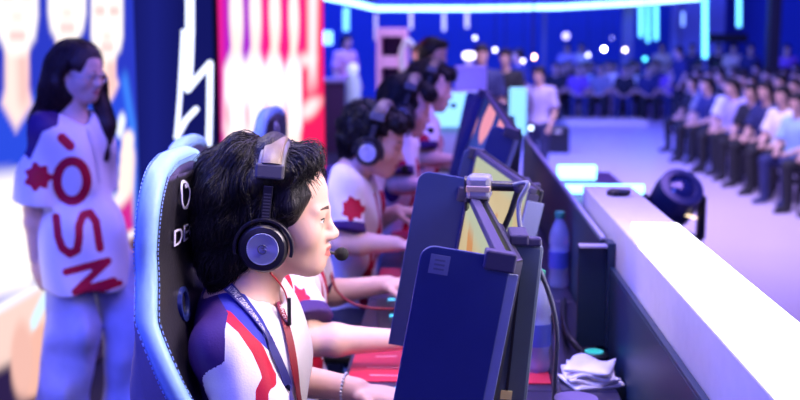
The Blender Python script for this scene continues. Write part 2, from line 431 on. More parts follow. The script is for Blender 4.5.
def torso_axes(J):
    up = unit(J['neck'] - J['pel']); lf = J['shL'] - J['shR']; lf = unit(lf - up * (lf @ up)); return np.stack([np.cross(lf, up), lf, up], 1)
def torso(s, J, g=0.0, w=1.0, k=.05):
    R = torso_axes(J); L = np.linalg.norm(J['neck'] - J['pel']); at = lambda f, x=0: J['pel'] * (1 - f) + J['neck'] * f + R[:, 0] * x
    s.ell(at(.66, .005), (.105 * w + g, .150 * w + g, .155 + g), R, k); s.ell(at(.36), (.092 * w + g, .130 * w + g, .15 + g), R, k); s.ell(at(.03, .0), (.108 * w + g, .158 * w + g, .125 + g), R, k)
    for a in 'LR':
        s.cap(at(.93, -.01), J['sh' + a], .052 * w + g, .050 * w + g, k)
        s.ell(at(.70, .03) * .6 + J['sh' + a] * .4, (.07 * w + g, .075 * w + g, .085 + g), R, k)
def body_shape(s, J, F, w=1.0, detail=True, ears=True, hands=True, legs=True):
    torso(s, J, -.004, w)
    for a in 'LR':
        s.cap(J['sh' + a], J['el' + a], .047 * w, .037 * w, .03); s.cap(J['el' + a], J['el' + a] * .72 + J['wr' + a] * .28, .037 * w, .0385 * w, .02)
        s.cap(J['el' + a] * .72 + J['wr' + a] * .28, J['wr' + a], .0385 * w, .0255 * w, .02)
        if hands:
            h = J['hd' + a]; hand_shape(s, J['wr' + a], h[0], h[1], h[2], **(h[3] if len(h) > 3 else {}))
        else: s.ell(J['wr' + a] + unit(J['wr' + a] - J['el' + a]) * .07, (.05, .035, .04), None, .03)
        if legs:
            s.cap(J['hip' + a], J['kn' + a], .080 * w, .054 * w, .04); s.cap(J['kn' + a], J['an' + a], .052 * w, .036 * w, .03)
            s.cap(J['an' + a], J['to' + a], .034, .028, .03)
    # neck, from the base of the neck into the skull
    s.cap(J['neck'] - .03 * torso_axes(J)[:, 2], F.p(-.022, 0, -.045), .058 * (0.5 + .5 * w), .054 * (0.5 + .5 * w), .03)
    head_shape(s, F, detail, ears)
def jersey_shape(s, J, g=.011, w=1.0, sleeve=1.0, flare=.012, hem=-.12, boat=.075, vcut=False):
    R = torso_axes(J); torso(s, J, g, w)
    for a in 'LR':
        e = J['sh' + a] * (1 - sleeve) + J['el' + a] * sleeve
        s.cap(J['sh' + a], e + unit(e - J['sh' + a]) * .03, .049 * w + g, .043 * w + g + flare, .03, cut1=1 - .03 / (np.linalg.norm(e - J['sh' + a]) + .03))
    n = J['neck']
    s.cap(n - R[:, 2] * .012 + R[:, 0] * .012, n + R[:, 2] * .15 + R[:, 0] * .05, boat * .9, boat * 1.1, .012, sub=True)
    if vcut: s.cap(n + R[:, 0] * .085 + R[:, 2] * .03, n + R[:, 0] * .135 - R[:, 2] * .085, .045, .012, .008, sub=True)
    s.plane(J['pel'] + R[:, 2] * hem, -R[:, 2])
def bounds(J, F, pad=.22):
    P = np.array([v for k, v in J.items() if not k.startswith('hd')] + [F.c]); return P.min(0) - pad, P.max(0) + pad
def close_bounds(me, F, J): pass
def arr(d): return {k: (np.asarray(v, float) if not k.startswith('hd') else v) for k, v in d.items()}
def hold(root, name, me, mats, smooth=180):
    o = link(name, me, mats, root, smooth); o.location = -root.location; return o

def strands(sd, seeds, flow, n_seg, step, off, r0, rng, lift=0.0, jit=.35):
    """fine locks that follow a hair mass: each walks along its surface in the direction of flow(point)"""
    P = seeds.copy(); N = len(P); path = []
    d = sd.sample(P); P = P - sd.grad(P) * d[:, None]
    o = off * rng.uniform(.2, 1.6, N); jit = rng.normal(size=(N, 3)) * jit
    for i in range(n_seg):
        g = sd.grad(P); path.append(P + g * (o * (.3 + .7 * min(1, i / 3)))[:, None] + g * lift * (i / n_seg) ** 2)
        t = flow(P) + jit + rng.normal(size=(N, 3)) * .12; t -= g * (t * g).sum(1, keepdims=True); t /= np.linalg.norm(t, axis=1, keepdims=True) + 1e-9
        P = P + t * step; P = P - sd.grad(P) * sd.sample(P)[:, None] * .9
    A = np.stack(path, 1); T = np.gradient(A, axis=1); T /= np.linalg.norm(T, axis=2, keepdims=True) + 1e-9
    U = np.cross(T, rng.normal(size=(N, 1, 3))); U /= np.linalg.norm(U, axis=2, keepdims=True) + 1e-9; W = np.cross(T, U)
    rr = r0 * (np.linspace(1, 0.15, n_seg) ** .7)[None, :, None] * rng.uniform(.6, 1.4, (N, 1, 1)); V = []
    for k in range(3): V.append(A + rr * (U * math.cos(2.094 * k) + W * math.sin(2.094 * k)))
    V = np.stack(V, 2).reshape(-1, 3)
    idx = np.arange(N * n_seg * 3).reshape(N, n_seg, 3); q = []
    for k in range(3):
        k2 = (k + 1) % 3; q.append(np.stack([idx[:, :-1, k], idx[:, :-1, k2], idx[:, 1:, k2], idx[:, 1:, k]], -1).reshape(-1, 4))
    return V, np.concatenate(q)
def join_arrays(me, V, Q):
    v0 = coords(me); q0 = np.zeros(len(me.loops), np.int32); me.loops.foreach_get('vertex_index', q0); q0 = q0.reshape(-1, 4)
    v = np.concatenate([v0, V.astype(np.float32)]); q = np.concatenate([q0, Q + len(v0)]).astype(np.int32)
    m = bpy.data.meshes.new(me.name); m.vertices.add(len(v)); m.vertices.foreach_set('co', v.ravel()); m.loops.add(q.size); m.loops.foreach_set('vertex_index', q.ravel())
    m.polygons.add(len(q)); m.polygons.foreach_set('loop_start', np.arange(0, q.size, 4, dtype=np.int32)); m.update(calc_edges=True); m.validate(); return m

def short_hair(s, F, back=1.0, fringe=1.0):
    R, q = F.R, F.k; E = lambda c, r, k=.02, sub=False: s.ell(F.p(*c), np.array(r) * q, R, k * q, sub)
    E((-.020, 0, .046), (.104, .088, .090)); E((-.070 * back, 0, -.010), (.045, .072, .075), .03)
    E((.070, 0, .080), (.034 * fringe, .066, .036), .02)
    E((.105, 0, -.030), (.085, .120, .082), .010, True)
    for y in (-1, 1): E((.01, .09 * y, -.055), (.030, .03, .040), .01, True)
def part(t, name, mb, mats, smooth=30, bevel=0.0, parent=None, seg=2):
    """a part modelled in place: child of the thing t (or, as a sub-part, of its part 'parent')"""
    o = mb.build(name, mats, parent or t, smooth, bevel, None, seg)
    o.location = (0, 0, 0) if parent is not None else -t.location
    return o
# ------------------------------------------------------------------ shared materials
M_BLACK = mat('black_plastic', (.012, .012, .018), .35)
M_SOFT = mat('black_leatherette', (.016, .014, .022), .38, bump=.3, scale=160)
M_CHARCOAL = mat('charcoal_fabric', (.03, .03, .05), .8, bump=.4, scale=220)
M_NAVYMETAL = mat('dark_blue_shield_plastic', (.020, .034, .175), .40)
M_BEZEL = mat('grey_bezel_plastic', (.045, .038, .095), .35)
M_SILVER = mat('brushed_silver', (.55, .55, .6), .28, 1.0)
M_WHITE = mat('white_paint', (.75, .73, .78), .5)
M_CYANLIGHT = mat('cyan_light_tube', (.1, .5, .6), emit=(.28, .82, 1.0), strength=3.2)
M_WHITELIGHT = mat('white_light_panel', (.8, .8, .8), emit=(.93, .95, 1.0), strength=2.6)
M_BOLT = mat('white_neon', (.8, .8, .85), emit=(.80, .90, 1.0), strength=1.6)

# ------------------------------------------------------------------ setting
HALL_Z = -0.35
o = MB().box((-.85, 9.5, -.06), (2.9, 23, .12)).build('floor', mat('stage_carpet', (.035, .03, .06), .7, bump=.3), smooth=0); struct(o)   # the players' stage
o = MB().box((4, 16, -.41), (26, 44, .12)).build('floor', mat('hall_floor_vinyl', (.62, .52, .70), .32, noise=.05, scale=1.2), smooth=0); struct(o)
o = MB().box((4, 36, 2.6), (26, .3, 6)).build('wall_back', mat('blue_hall_wall', (.05, .12, .62), .7), smooth=0); struct(o)
o = MB().box((14.5, 16, 2.6), (.3, 40, 6)).build('wall_right', mat('dark_hall_wall', (.04, .04, .12), .7), smooth=0); struct(o)
o = MB().box((-5.5, 24.5, 2.6), (.3, 23, 6)).build('wall_left', mat('blue_side_wall', (.10, .12, .5), .7), smooth=0); struct(o)

o = MB().box((4, 16, 7.6), (26, 44, .2)).build('ceiling', mat('black_ceiling', (.01, .01, .02), .8), smooth=0); struct(o)

# ------------------------------------------------------------------ LED backdrop along the left: a long lit screen, its picture a function of the place on it
A0 = np.array([PY(75, 200, 4.9).x, 4.9]); WD = unit([.062, 1.0]); WN = np.array([WD[1], -WD[0]])
def wall_s(px, py=200):
    """along-the-wall distance and height of a photo pixel's ray on the backdrop"""
    r = ray(px, py); n = Vector((WN[0], WN[1], 0)); t = (Vector((A0[0], A0[1], 0)) - CAM).dot(n) / r.dot(n); p = CAM + r * t
    return (p.x - A0[0]) * WD[0] + (p.y - A0[1]) * WD[1], p.z
def wall_pt(s, z, off=0.0): return Vector((A0[0] + WD[0] * s + WN[0] * off, A0[1] + WD[1] * s + WN[1] * off, z))
def wpoly(pts): return [wall_s(*p) for p in pts]
def led_screen(name, s0, s1, z0, z1, painter, label, strength, step=.02):
    t = thing(name, label, 'screen', wall_pt((s0 + s1) / 2, 0))
    ns, nz = int((s1 - s0) / step) + 1, int((z1 - z0) / step) + 1
    ss, zz = np.meshgrid(np.linspace(s0, s1, ns), np.linspace(z0, z1, nz), indexing='ij'); P = np.stack([ss.ravel(), zz.ravel()], 1)
    X = A0[0] + WD[0] * P[:, 0]; Y = A0[1] + WD[1] * P[:, 0]
    v = np.stack([X, Y, P[:, 1]], 1)
    i = np.arange(ns * nz).reshape(ns, nz); q = np.stack([i[:-1, :-1], i[:-1, 1:], i[1:, 1:], i[1:, :-1]], -1).reshape(-1, 4)
    me = bpy.data.meshes.new('display'); me.from_pydata(v.tolist(), [], q.tolist())
    col = painter(P); a = me.color_attributes.new('image', 'FLOAT_COLOR', 'POINT'); a.data.foreach_set('color', np.concatenate([col, np.ones((len(col), 1))], 1).astype(np.float32).ravel())
    hold(t, 'display', me, image_mat(name + '_picture', strength), 0)
    b = MB(); b.hexa([wall_pt(s, z, o_) for z in (z0 - .01, z1 + .01) for o_ in (-.09, -.004) for s in (s0 - .01, s1 + .01)]); part(t, 'cabinet', b, M_BLACK)
    return t
def over(col, sd, c, soft=.012):
    a = np.clip(sd / soft + .5, 0, 1)[:, None]; return col * (1 - a) + np.asarray(c) * a
def blob(P, c, rx, rz, rot=0.0):
    q = P - np.asarray(c); cs, sn = math.cos(rot), math.sin(rot); x = q[:, 0] * cs + q[:, 1] * sn; y = -q[:, 0] * sn + q[:, 1] * cs
    return (1 - np.sqrt((x / rx) ** 2 + (y / rz) ** 2)) * min(rx, rz)

def paint_faces(P):
    N = RNG.random
    col = np.tile(np.array([.012, .018, .30]), (len(P), 1))
    L = lambda pts, w: sd_line(P, wpoly(pts), w)
    G = lambda pts: sd_poly(P, wpoly(pts))
    navy, blue, sky, skin, pale, pink, lip = (.012, .02, .42), (.02, .06, .62), (.05, .25, .9), (.98, .70, .64), (1.0, .92, .88), (.85, .42, .40), (.62, .20, .20)
    col = over(col, G([(-60, -40), (140, -40), (140, 400), (-60, 400)]), (.02, .035, .46), .1)
    # three big portraits in blue jackets, standing shoulder to shoulder: (middle, half width, eyes, nose, mouth, chin, neck end, shoulder)
    for i, (cx, w, ey, no, mo, ch_, neck, sh) in enumerate(((17, 21, -6, 17, 36, 54, 96, 104), (67, 19, -8, 13, 28, 45, 76, 88), (107, 16, 11, 36, 47, 60, 84, 84))):
        col = over(col, G([(cx - w * 1.9, sh + 40), (cx - w * 1.55, sh + 8), (cx - w * .5, sh - 16), (cx + w * .5, sh - 16), (cx + w * 1.2, sh - 2), (cx + w * 1.7, sh + 40), (cx + w * 1.85, 300), (cx - w * 2.0, 300)]), (blue, navy, blue)[i], .05)
        col = over(col, L([(cx + w * 1.15, sh - 2), (cx + w * 1.6, sh + 45), (cx + w * 1.7, 220)], .03), sky, .10)
        col = over(col, G([(cx - w * .58, ch_ - 20), (cx + w * .58, ch_ - 20), (cx + w * .52, neck - 8), (cx + w * .72, sh), (cx - w * .05, sh + 26), (cx - w * .72, sh), (cx - w * .56, neck - 8)]), skin, .05)
        col = over(col, L([(cx + w * .25, ch_ + 8), (cx + w * .30, neck)], .035), pink, .10)
        col = over(col, G([(cx - w * .98, -60), (cx + w * .98, -60), (cx + w * 1.0, no), (cx + w * .86, mo + 2), (cx + w * .42, ch_ - 2), (cx, ch_ + 1), (cx - w * .42, ch_ - 2), (cx - w * .86, mo + 2), (cx - w * 1.0, no)]), pale, .05)
        col = over(col, L([(cx - w * .26, mo), (cx + w * .30, mo)], .014), (.80, .36, .36), .05)
        col = over(col, L([(cx - w * .16, no), (cx + w * .16, no)], .010), (.88, .56, .50), .06)
        for sx in (-.44, .46): col = over(col, L([(cx + w * (sx - .2), ey), (cx + w * (sx + .2), ey)], .012), (.55, .30, .30), .06)
    # folded hands and light sleeves in front of them, overexposed
    col = over(col, G([(-40, 178), (20, 172), (42, 205), (48, 250), (30, 290), (-40, 310)]), pale, .08)
    col = over(col, L([(128, 160), (126, 205), (112, 232), (95, 260)], .10), skin, .06)
    for i in range(5): col = over(col, blob(P, wall_s(128 - i * 1.2, 140 + i * 14), .085, .048), (1.0, .80, .70), .03)
    for x, y in ((106, 120), (122, 121), (120, 130), (106, 131)): col = over(col, blob(P, wall_s(x, y), .05, .04), (.8, .85, 1.0), .03)
    col = over(col, G([(88, 190), (126, 200), (122, 240), (100, 262), (80, 250)]), pale, .08)
    col = over(col, G([(100, 226), (132, 195), (134, 250), (108, 268)]), (.55, .02, .25), .06)
    # lower band: dark crowd scene behind a pale slanted edge, with a wrist and fist
    col = over(col, G([(-60, 345), (135, 237), (150, 420), (-60, 460)]), (.022, .012, .06), .04)
    col = over(col, G([(-60, 345), (60, 275), (78, 320), (30, 352), (-60, 400)]), (.80, .56, .50), .05)
    col = over(col, L([(-60, 342), (60, 274), (134, 233)], .018), (.92, .88, .95), .02)
    col = over(col, G([(108, 262), (130, 245), (130, 300), (112, 285)]), (.82, .48, .36), .05)
    for i in range(4): col = over(col, blob(P, wall_s(40 - i * 1.5, 336 + i * 16), .11, .05), (.78, .42, .34), .03)
    col = over(col, blob(P, wall_s(22, 360), .10, .16), (.74, .42, .36), .04)
    col = over(col, L([(34, 322), (44, 300)], .035), (.60, .80, .92), .02); col = over(col, L([(126, 250), (120, 285)], .03), (.65, .8, .95), .02)
    return np.clip(col, 0, 1.2)
def paint_dark(P):
    col = np.tile(np.array([.006, .008, .115]), (len(P), 1))
    return over(col, sd_poly(P, wpoly([(140, -40), (168, -40), (168, 300), (140, 300)])), (.010, .014, .20), .5)
def L_(P, pts, w): return sd_line(P, wpoly(pts), w)
def paint_red(P):
    col = np.tile(np.array([.85, .012, .10]), (len(P), 1)); G = lambda pts: sd_poly(P, wpoly(pts))
    col = over(col, G([(222, -30), (262, -30), (262, 60), (300, 70), (300, 125), (262, 200), (222, 200)]), (.32, .012, .50), .35)
    col = over(col, G([(264, -30), (304, -30), (304, 56), (264, 52)]), (.85, .012, .22), .3)
    for cx, w, dy in ((235.5, 11.2, 1), (254.5, 9.8, -1), (274, 9.4, 0), (293, 8.4, 3)):
        col = over(col, G([(cx - w, 68 + dy), (cx - w * .45, 53 + dy), (cx + w * .5, 53 + dy), (cx + w, 66 + dy), (cx + w * 1.05, 128), (cx + w * .8, 132), (cx + w * .6, 250), (cx - w * .6, 250), (cx - w * .85, 132), (cx - w * 1.05, 128)]), (1.0, .93, .98), .10)
        h = wall_s(cx + 1, 14 + dy); hw = (wall_s(cx + w * .62, 20)[0] - wall_s(cx - w * .58, 20)[0]) / 2
        col = over(col, blob(P, h, hw, .30), (1.0, .82, .78), .10); col = over(col, G([(cx - w * .30, 28), (cx + w * .40, 28), (cx + w * .42, 60), (cx - w * .36, 60)]), (1.0, .74, .68), .1)
        col = over(col, L_(P, [(cx + w * .3, 70), (cx + w * .5, 118)], .05), (.75, .78, 1.0), .2); col = over(col, L_(P, [(cx - w * .75, 112), (cx - w * .7, 122)], .05), (.9, .15, .25), .15)
        col = over(col, G([(cx - w * .9, 130), (cx + w * .9, 130), (cx + w * .6, 250), (cx - w * .6, 250)]), (1.0, .72, .68), .15)
    col = over(col, G([(308, -30), (318, -30), (316, 80), (309, 84)]), (1.0, .75, .78), .3)
    for x, y in ((306, 60), (313, 104), (308, 112)): col = over(col, blob(P, wall_s(x, y), .35, .05), (1.0, .8, .8), .1)
    return np.clip(col, 0, 1.2)
ZT = 2.7
led_screen('led_video_wall', wall_s(-60)[0], wall_s(140)[0], 0.02, ZT, paint_faces, 'bright LED video wall showing huge portraits in blue jackets behind the standing woman', 1.2)
led_screen('navy_display', wall_s(140.4)[0], wall_s(217)[0], 0.02, ZT, paint_dark, 'dark navy LED panel carrying the white lightning bolt', 1.0, .04)
led_screen('led_banner', wall_s(222.5)[0], wall_s(325)[0], 0.02, ZT, paint_red, 'red and purple LED banner with a row of standing players in white', 1.25, .03)
# lightning bolt of white light tubes on the navy panel
t = thing('lightning_sign', 'white lightning bolt outline glowing on the dark navy panel', 'sign', wall_pt(wall_s(190)[0], 0))
for pts, w in (([(185, -30), (185, 30), (184, 60), (182.5, 89)], .026), ([(182.5, 90), (195, 75), (205.5, 63)], .018), ([(205.5, 63), (205, 110), (204, 150), (204, 190)], .018), ([(178.5, 30), (175, 95), (171.5, 137)], .012), ([(171.5, 137), (181, 120), (191.5, 109)], .016)):
    path = [wall_pt(*wall_s(*p), .03) for p in pts]; path = [a.lerp(b, k / 6) for a, b in zip(path[:-1], path[1:]) for k in range(6)] + [path[-1]]
    part(t, 'light_tube', MB().tube(path, [w * 1.0] * len(path), 8), M_BOLT, 180)

# ------------------------------------------------------------------ white barrier at the audience side of the desks: ledge, lit top panel
WX0, WX1, WZ, WE, WL = .41, .556, 1.10, 3.42, 2.70
t = thing('barrier_wall', 'long white barrier behind the desks with brightly lit top panel', 'barrier', ((WX0 + WX1) / 2, 1.6, 0))
part(t, 'wall_body', MB().box(((WX0 + WX1) / 2, (WE - .3) / 2, WZ / 2), (WX1 - WX0, WE + .3, WZ)), mat('lavender_barrier_paint', (.58, .54, .60), .5), bevel=.004)
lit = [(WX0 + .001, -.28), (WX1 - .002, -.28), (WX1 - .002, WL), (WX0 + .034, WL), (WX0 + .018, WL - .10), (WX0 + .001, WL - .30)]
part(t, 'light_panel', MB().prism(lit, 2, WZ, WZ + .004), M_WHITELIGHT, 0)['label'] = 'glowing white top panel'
o = MB().box(((WX0 + WX1) / 2 + .0, WE - .22, WZ + .008), (.055, .035, .016), Matrix.Rotation(.5, 3, 'Z')).tube([((WX0 + WX1) / 2 - .02, WE - .215, WZ + .012), ((WX0 + WX1) / 2 + .03, WE - .25, WZ + .014)], .009).build('cable_clip', M_BLACK, None, 30, .004)
tag(o, 'small black clip lying on the far end of the white barrier', 'clip')
# low dark plinth past the barrier's end with two cyan light bars across it, and small lamps
t = thing('light_plinth', 'low dark plinth past the barrier end with two cyan light bars', 'light', (.60, 4.9, 0))
part(t, 'plinth', MB().box((.60, 4.50, .45), (.36, 1.9, .90)), mat('plum_plinth_paint', (.10, .05, .16), .5), bevel=.005)
for y, z, x0, x1, r in ((5.05, .945, .49, .66, .034), (4.60, .930, .455, .80, .020)):
    part(t, 'light_bar', MB().tube([(x0, y, z), (x1, y, z)], r, 12), M_CYANLIGHT, 60)



# ------------------------------------------------------------------ desks, one per player, with the raised dark board at the back
DZ = .78; DX0, DX1 = -.24, .372
SEATS = [1.95, 2.80, 3.65, 4.50, 5.35]
M_DESK = mat('dark_desk_laminate', (.030, .026, .060), .28, noise=.15)
M_BOARD = mat('slate_blue_board', (.014, .034, .070), .45, noise=.12, scale=6)
M_BOARDEDGE = mat('pale_board_edge', (.42, .40, .55), .4)
who = ['nearest player', 'second player', 'third player', 'fourth player', 'farthest player']
for i, y in enumerate(SEATS):
    t = thing('gaming_desk', f'dark laminate gaming desk in front of the {who[i]}', 'desk', ((DX0 + DX1) / 2, y, 0), 0, 'row of gaming desks')
    y0, y1 = y - .423, y + .423
    if i == 0: y0 = .95
    part(t, 'desktop', MB().box(((DX0 + DX1) / 2, (y0 + y1) / 2, DZ - .014), (DX1 - DX0, y1 - y0, .028)), M_DESK, 0, .003)
    for yy in (y0 + .03, y1 - .03): part(t, 'leg', MB().box(((DX0 + DX1) / 2 + .04, yy, (DZ - .028) / 2), (.50, .03, DZ - .028)), M_BLACK, 0, .003)
for i, (y0, y1, lab) in enumerate(((.95, 2.70, 'dark slate board along the back of the nearest desks'), (2.78, 5.80, 'dark board with pale top edge along the back of the far desks'))):
    t = thing('desk_board', lab, 'panel', (.388, (y0 + y1) / 2, 0), 0, 'boards behind the desks')
    zt = .985 if i == 0 else 1.045; bx, bw = ((.4005, .014), (.388, .022))[i]
    part(t, 'panel', MB().box((bx, (y0 + y1) / 2, zt / 2), (bw, y1 - y0, zt)), M_BOARD, 0, .002)
    part(t, 'edge_strip', MB().box((bx, (y0 + y1) / 2, zt + .004), (.013, y1 - y0, .008)), M_BOARDEDGE if i else M_BOARD, 0, .002)
# the bracket panel that closes off the near board
t = thing('desk_divider', 'dark divider panel with bracket between first and second desk boards', 'panel', (.36, 2.74, DZ))
part(t, 'panel', MB().box((.356, 2.745, (DZ + 1.035) / 2), (.070, .014, 1.035 - DZ)), M_BOARD, 0, .002)
part(t, 'post', MB().box((.399, 2.742, (DZ + 1.05) / 2 + .0), (.018, .060, 1.05 - DZ)), M_BOARD, 0, .003)
part(t, 'bracket', MB().box((.356, 2.735, 1.039), (.070, .034, .006)), M_BOARDEDGE, 0, .001)
# ------------------------------------------------------------------ monitors
def screen_image(n_u, n_v, seed, dark=False):
    r = np.random.default_rng(seed); u, v = np.meshgrid(np.linspace(0, 1, n_u), np.linspace(0, 1, n_v), indexing='ij')
    f = sum(np.sin(r.normal(0, 6) * u + r.normal(0, 6) * v + r.uniform(0, 6)) / (1 + k * .3) for k in range(6)); f = (f - f.min()) / np.ptp(f)
    g = sum(np.sin(r.normal(0, 9) * u + r.normal(0, 5) * v + r.uniform(0, 6)) for k in range(5)); g = (g - g.min()) / np.ptp(g)
    f, g = f[..., None], g[..., None]
    if dark:
        c = np.array([.02, .03, .20]) * (1 - f) + np.array([.05, .08, .5]) * f
        c = np.where(g > .66, np.array([.95, .35, .50]), c); c = np.where(g < .15, np.array([.35, .45, .9]), c)
    else:
        c = np.array([.52, .38, .20]) * (1 - f) + np.array([.78, .64, .40]) * f
        c = np.where(g > .80, np.array([.50, .52, .30]), c); c = np.where(g < .14, np.array([.66, .30, .12]), c)
        sky = np.clip((v[..., None] - .82) / .1, 0, 1); c = c * (1 - sky) + np.array([.52, .56, .42]) * sky
    return c.reshape(-1, 3)
def monitor(near, far, tilt, H, label, base_xy, near_shield=0, far_shield=0, dark=False, far_up=0.0, seed=1, stand=True, shield_top=0.0, gain=0.9):
    """near / far: the two top corners of the frame, near and far from the photographer"""
    near, far = Vector(near), Vector(far); u = (far - near); W = u.length; u.normalize()
    n0 = Vector((-u.y, u.x, 0)).normalized(); n = n0 * math.cos(tilt) + Vector((0, 0, 1)) * math.sin(tilt); v = n.cross(u); v = v if v.z > 0 else -v
    base = Vector((*base_xy, DZ)); t = thing('gaming_monitor', label, 'monitor', base, 0, 'gaming monitors on the desks')
    p = lambda a, b, c: near + u * a + v * b + n * c               # a along the width, b up, c towards the player
    def slab(mb, a0, a1, b0, b1, c0, c1): return mb.hexa([p(a, b, c) for b in (b0, b1) for c in (c0, c1) for a in (a0, a1)])
    B = .014
    m = MB()
    slab(m, 0, W, -B, 0, -.014, .004); slab(m, 0, W, -H, -H + B * 1.5, -.022, .004); slab(m, 0, B, -H + B * 1.5, -B, -.022, .004); slab(m, W - B, W, -H + B * 1.5, -B, -.022, .004)
    part(t, 'bezel', m, M_BEZEL, 0, .002)
    nu, nv = 60, 36; us, vs = np.meshgrid(np.linspace(B, W - B, nu), np.linspace(-H + B * 1.5, -B, nv), indexing='ij')
    co = np.array(near) + us.reshape(-1, 1) * np.array(u) + vs.reshape(-1, 1) * np.array(v)
    i = np.arange(nu * nv).reshape(nu, nv); q = np.stack([i[:-1, :-1], i[1:, :-1], i[1:, 1:], i[:-1, 1:]], -1).reshape(-1, 4)
    me = bpy.data.meshes.new('screen'); me.from_pydata(co.tolist(), [], q.tolist())
    a = me.color_attributes.new('image', 'FLOAT_COLOR', 'POINT'); c = screen_image(nu, nv, seed, dark); a.data.foreach_set('color', np.concatenate([c, np.ones((len(c), 1))], 1).astype(np.float32).ravel())
    hold(t, 'screen', me, image_mat('game_picture', gain), 0)
    m = MB(); slab(m, .0, W, -H, 0, -.030, -.022); m.hexa([p(a, b, c) for b, s in ((-H * .92, .06), (-H * .10, .08)) for c, e in ((-.062, .05), (-.030, 0)) for a in (s + e, W - s - e)])
    part(t, 'back_shell', m, M_BLACK, 0, .006)
    for d, a0, wid in ((0, -.008, near_shield), (1, W + .002, far_shield)):
        if not wid: continue
        st_ = far_up if d else -.006; r = .022; out = [(-.020, -H - .02), (wid, -H - .02)] + [(wid - r + r * math.cos(x), st_ - r + r * math.sin(x)) for x in np.linspace(0, PI / 2, 7)] + [(-.020, st_)]
        m = MB(); k = len(out); vs_ = [p(a0 + e, b, c) for e in (0, .006) for c, b in out]
        m._add(vs_, [tuple(range(k - 1, -1, -1)), tuple(range(k, 2 * k))] + [(j, (j + 1) % k, k + (j + 1) % k, k + j) for j in range(k)])
        sh = part(t, 'side_shield', m, M_NAVYMETAL, 0, .0015)
        sg = -1 if d == 0 else 1
        if d == 0 and not dark:
            a1 = a0 - .0012
            m = MB(); slab(m, a1, a0, -.048, -.018, wid - .046, wid - .016); part(t, 'sticker', m, mat('pale_shield_sticker', (.16, .18, .34), .5), 0, 0, sh).location = (0, 0, 0)
            m = MB()
            for bb, cc, bw, cw in ((-.026, .031, .003, .016), (-.033, .031, .003, .016), (-.040, .031, .003, .016)): slab(m, a1 - .0008, a1, bb - bw / 2, bb + bw / 2, wid - cc - cw / 2, wid - cc + cw / 2)
            part(t, 'sticker_print', m, mat('sticker_lettering', (.10, .11, .22), .5), 0, 0, sh)
        m = MB(); slab(m, a0 - .012 if d == 0 else a0 - .004, a0 + .012 if d == 0 else a0 + .014, -.026, .004, -.026, .022)
        part(t, 'shield_clip', m, M_BEZEL, 0, .003)
    if near_shield or stand:
        m = MB(); slab(m, -.004, 0, -H, -.03, -.036, .004); part(t, 'side_trim', m, mat('silver_trim', (.26, .30, .48), .35, .1), 0, .001)
    mid = p(W / 2, -H / 2, -.06)
    top = Vector((mid.x + .046, mid.y, near.z - .035)); bot = Vector((mid.x + .010, mid.y, DZ + .012))
    ax = (top - bot).normalized(); L = (top - bot).length; R = Matrix((Vector((1, 0, 0)) - ax * ax.x, Vector((0, 1, 0)), ax)).transposed()
    col = part(t, 'stand_column', MB().box((top + bot) / 2, (.064, .060, L), R), mat('slate_stand', (.085, .115, .18), .38), 0, .006)
    part(t, 'stand_slot', MB().box((top + bot) / 2 + Vector((-.006, -.0305, 0)), (.005, .002, L * .80), R), M_BLACK, 0, 0, col)
    if near_shield: part(t, 'stand_label', MB().box(bot * .68 + top * .32 + Vector((-.006, -.0315, 0)), (.020, .0015, .016), R), mat('yellow_sticker', (.75, .68, .35), .5), 0, 0, col)
    part(t, 'stand_handle', MB().box(top + Vector((-.012, 0, .010)), (.034, .086, .020)).box(top + Vector((.012, -.030, .006)), (.030, .020, .016)), M_BEZEL, 0, .004)
    part(t, 'stand_arm', MB().tube([mid + Vector((.0, 0, .0)), mid + Vector((.05, 0, -.01))], .03, 12), M_BLACK)
    part(t, 'stand_base', MB().box((bot.x - .03, bot.y, DZ + .006), (.20, .28, .012)), M_BLACK, 0, .005)
    return t, p, W
top = lambda px, py, Y: PY(px, py, Y)
mon1, mp1, W1 = monitor(top(499, 252, 1.67), top(469, 190, 2.21), math.radians(10), .325, 'monitor with dark blue side shields in front of nearest player', (.14, 1.95), .118, .104, seed=4, far_up=.022)
mon2, mp2, W2 = monitor(top(532, 188, 2.50), top(477, 150, 3.03), math.radians(12), .325, 'monitor showing a golden game picture just beyond the nearest monitor', (.19, 2.78), 0, .035, seed=11)
mon3, mp3, W3 = monitor(top(511, 128, 3.38), top(486, 92, 3.9), math.radians(17), .34, 'third monitor in the row, tilted far back, with dark blue picture', (.21, 3.65), .06, .03, dark=True, seed=5)
mon4, mp4, W4 = monitor((.19, 4.25, 1.26), (.13, 4.78, 1.27), math.radians(12), .325, 'fourth monitor in the row with dark blue picture', (.20, 4.5), 0, .07, dark=True, seed=9)
mon5, mp5, W5 = monitor((.20, 5.10, 1.26), (.15, 5.63, 1.27), math.radians(12), .325, 'farthest monitor in the row, in front of the farthest player', (.21, 5.35), 0, .07, dark=True, seed=10)

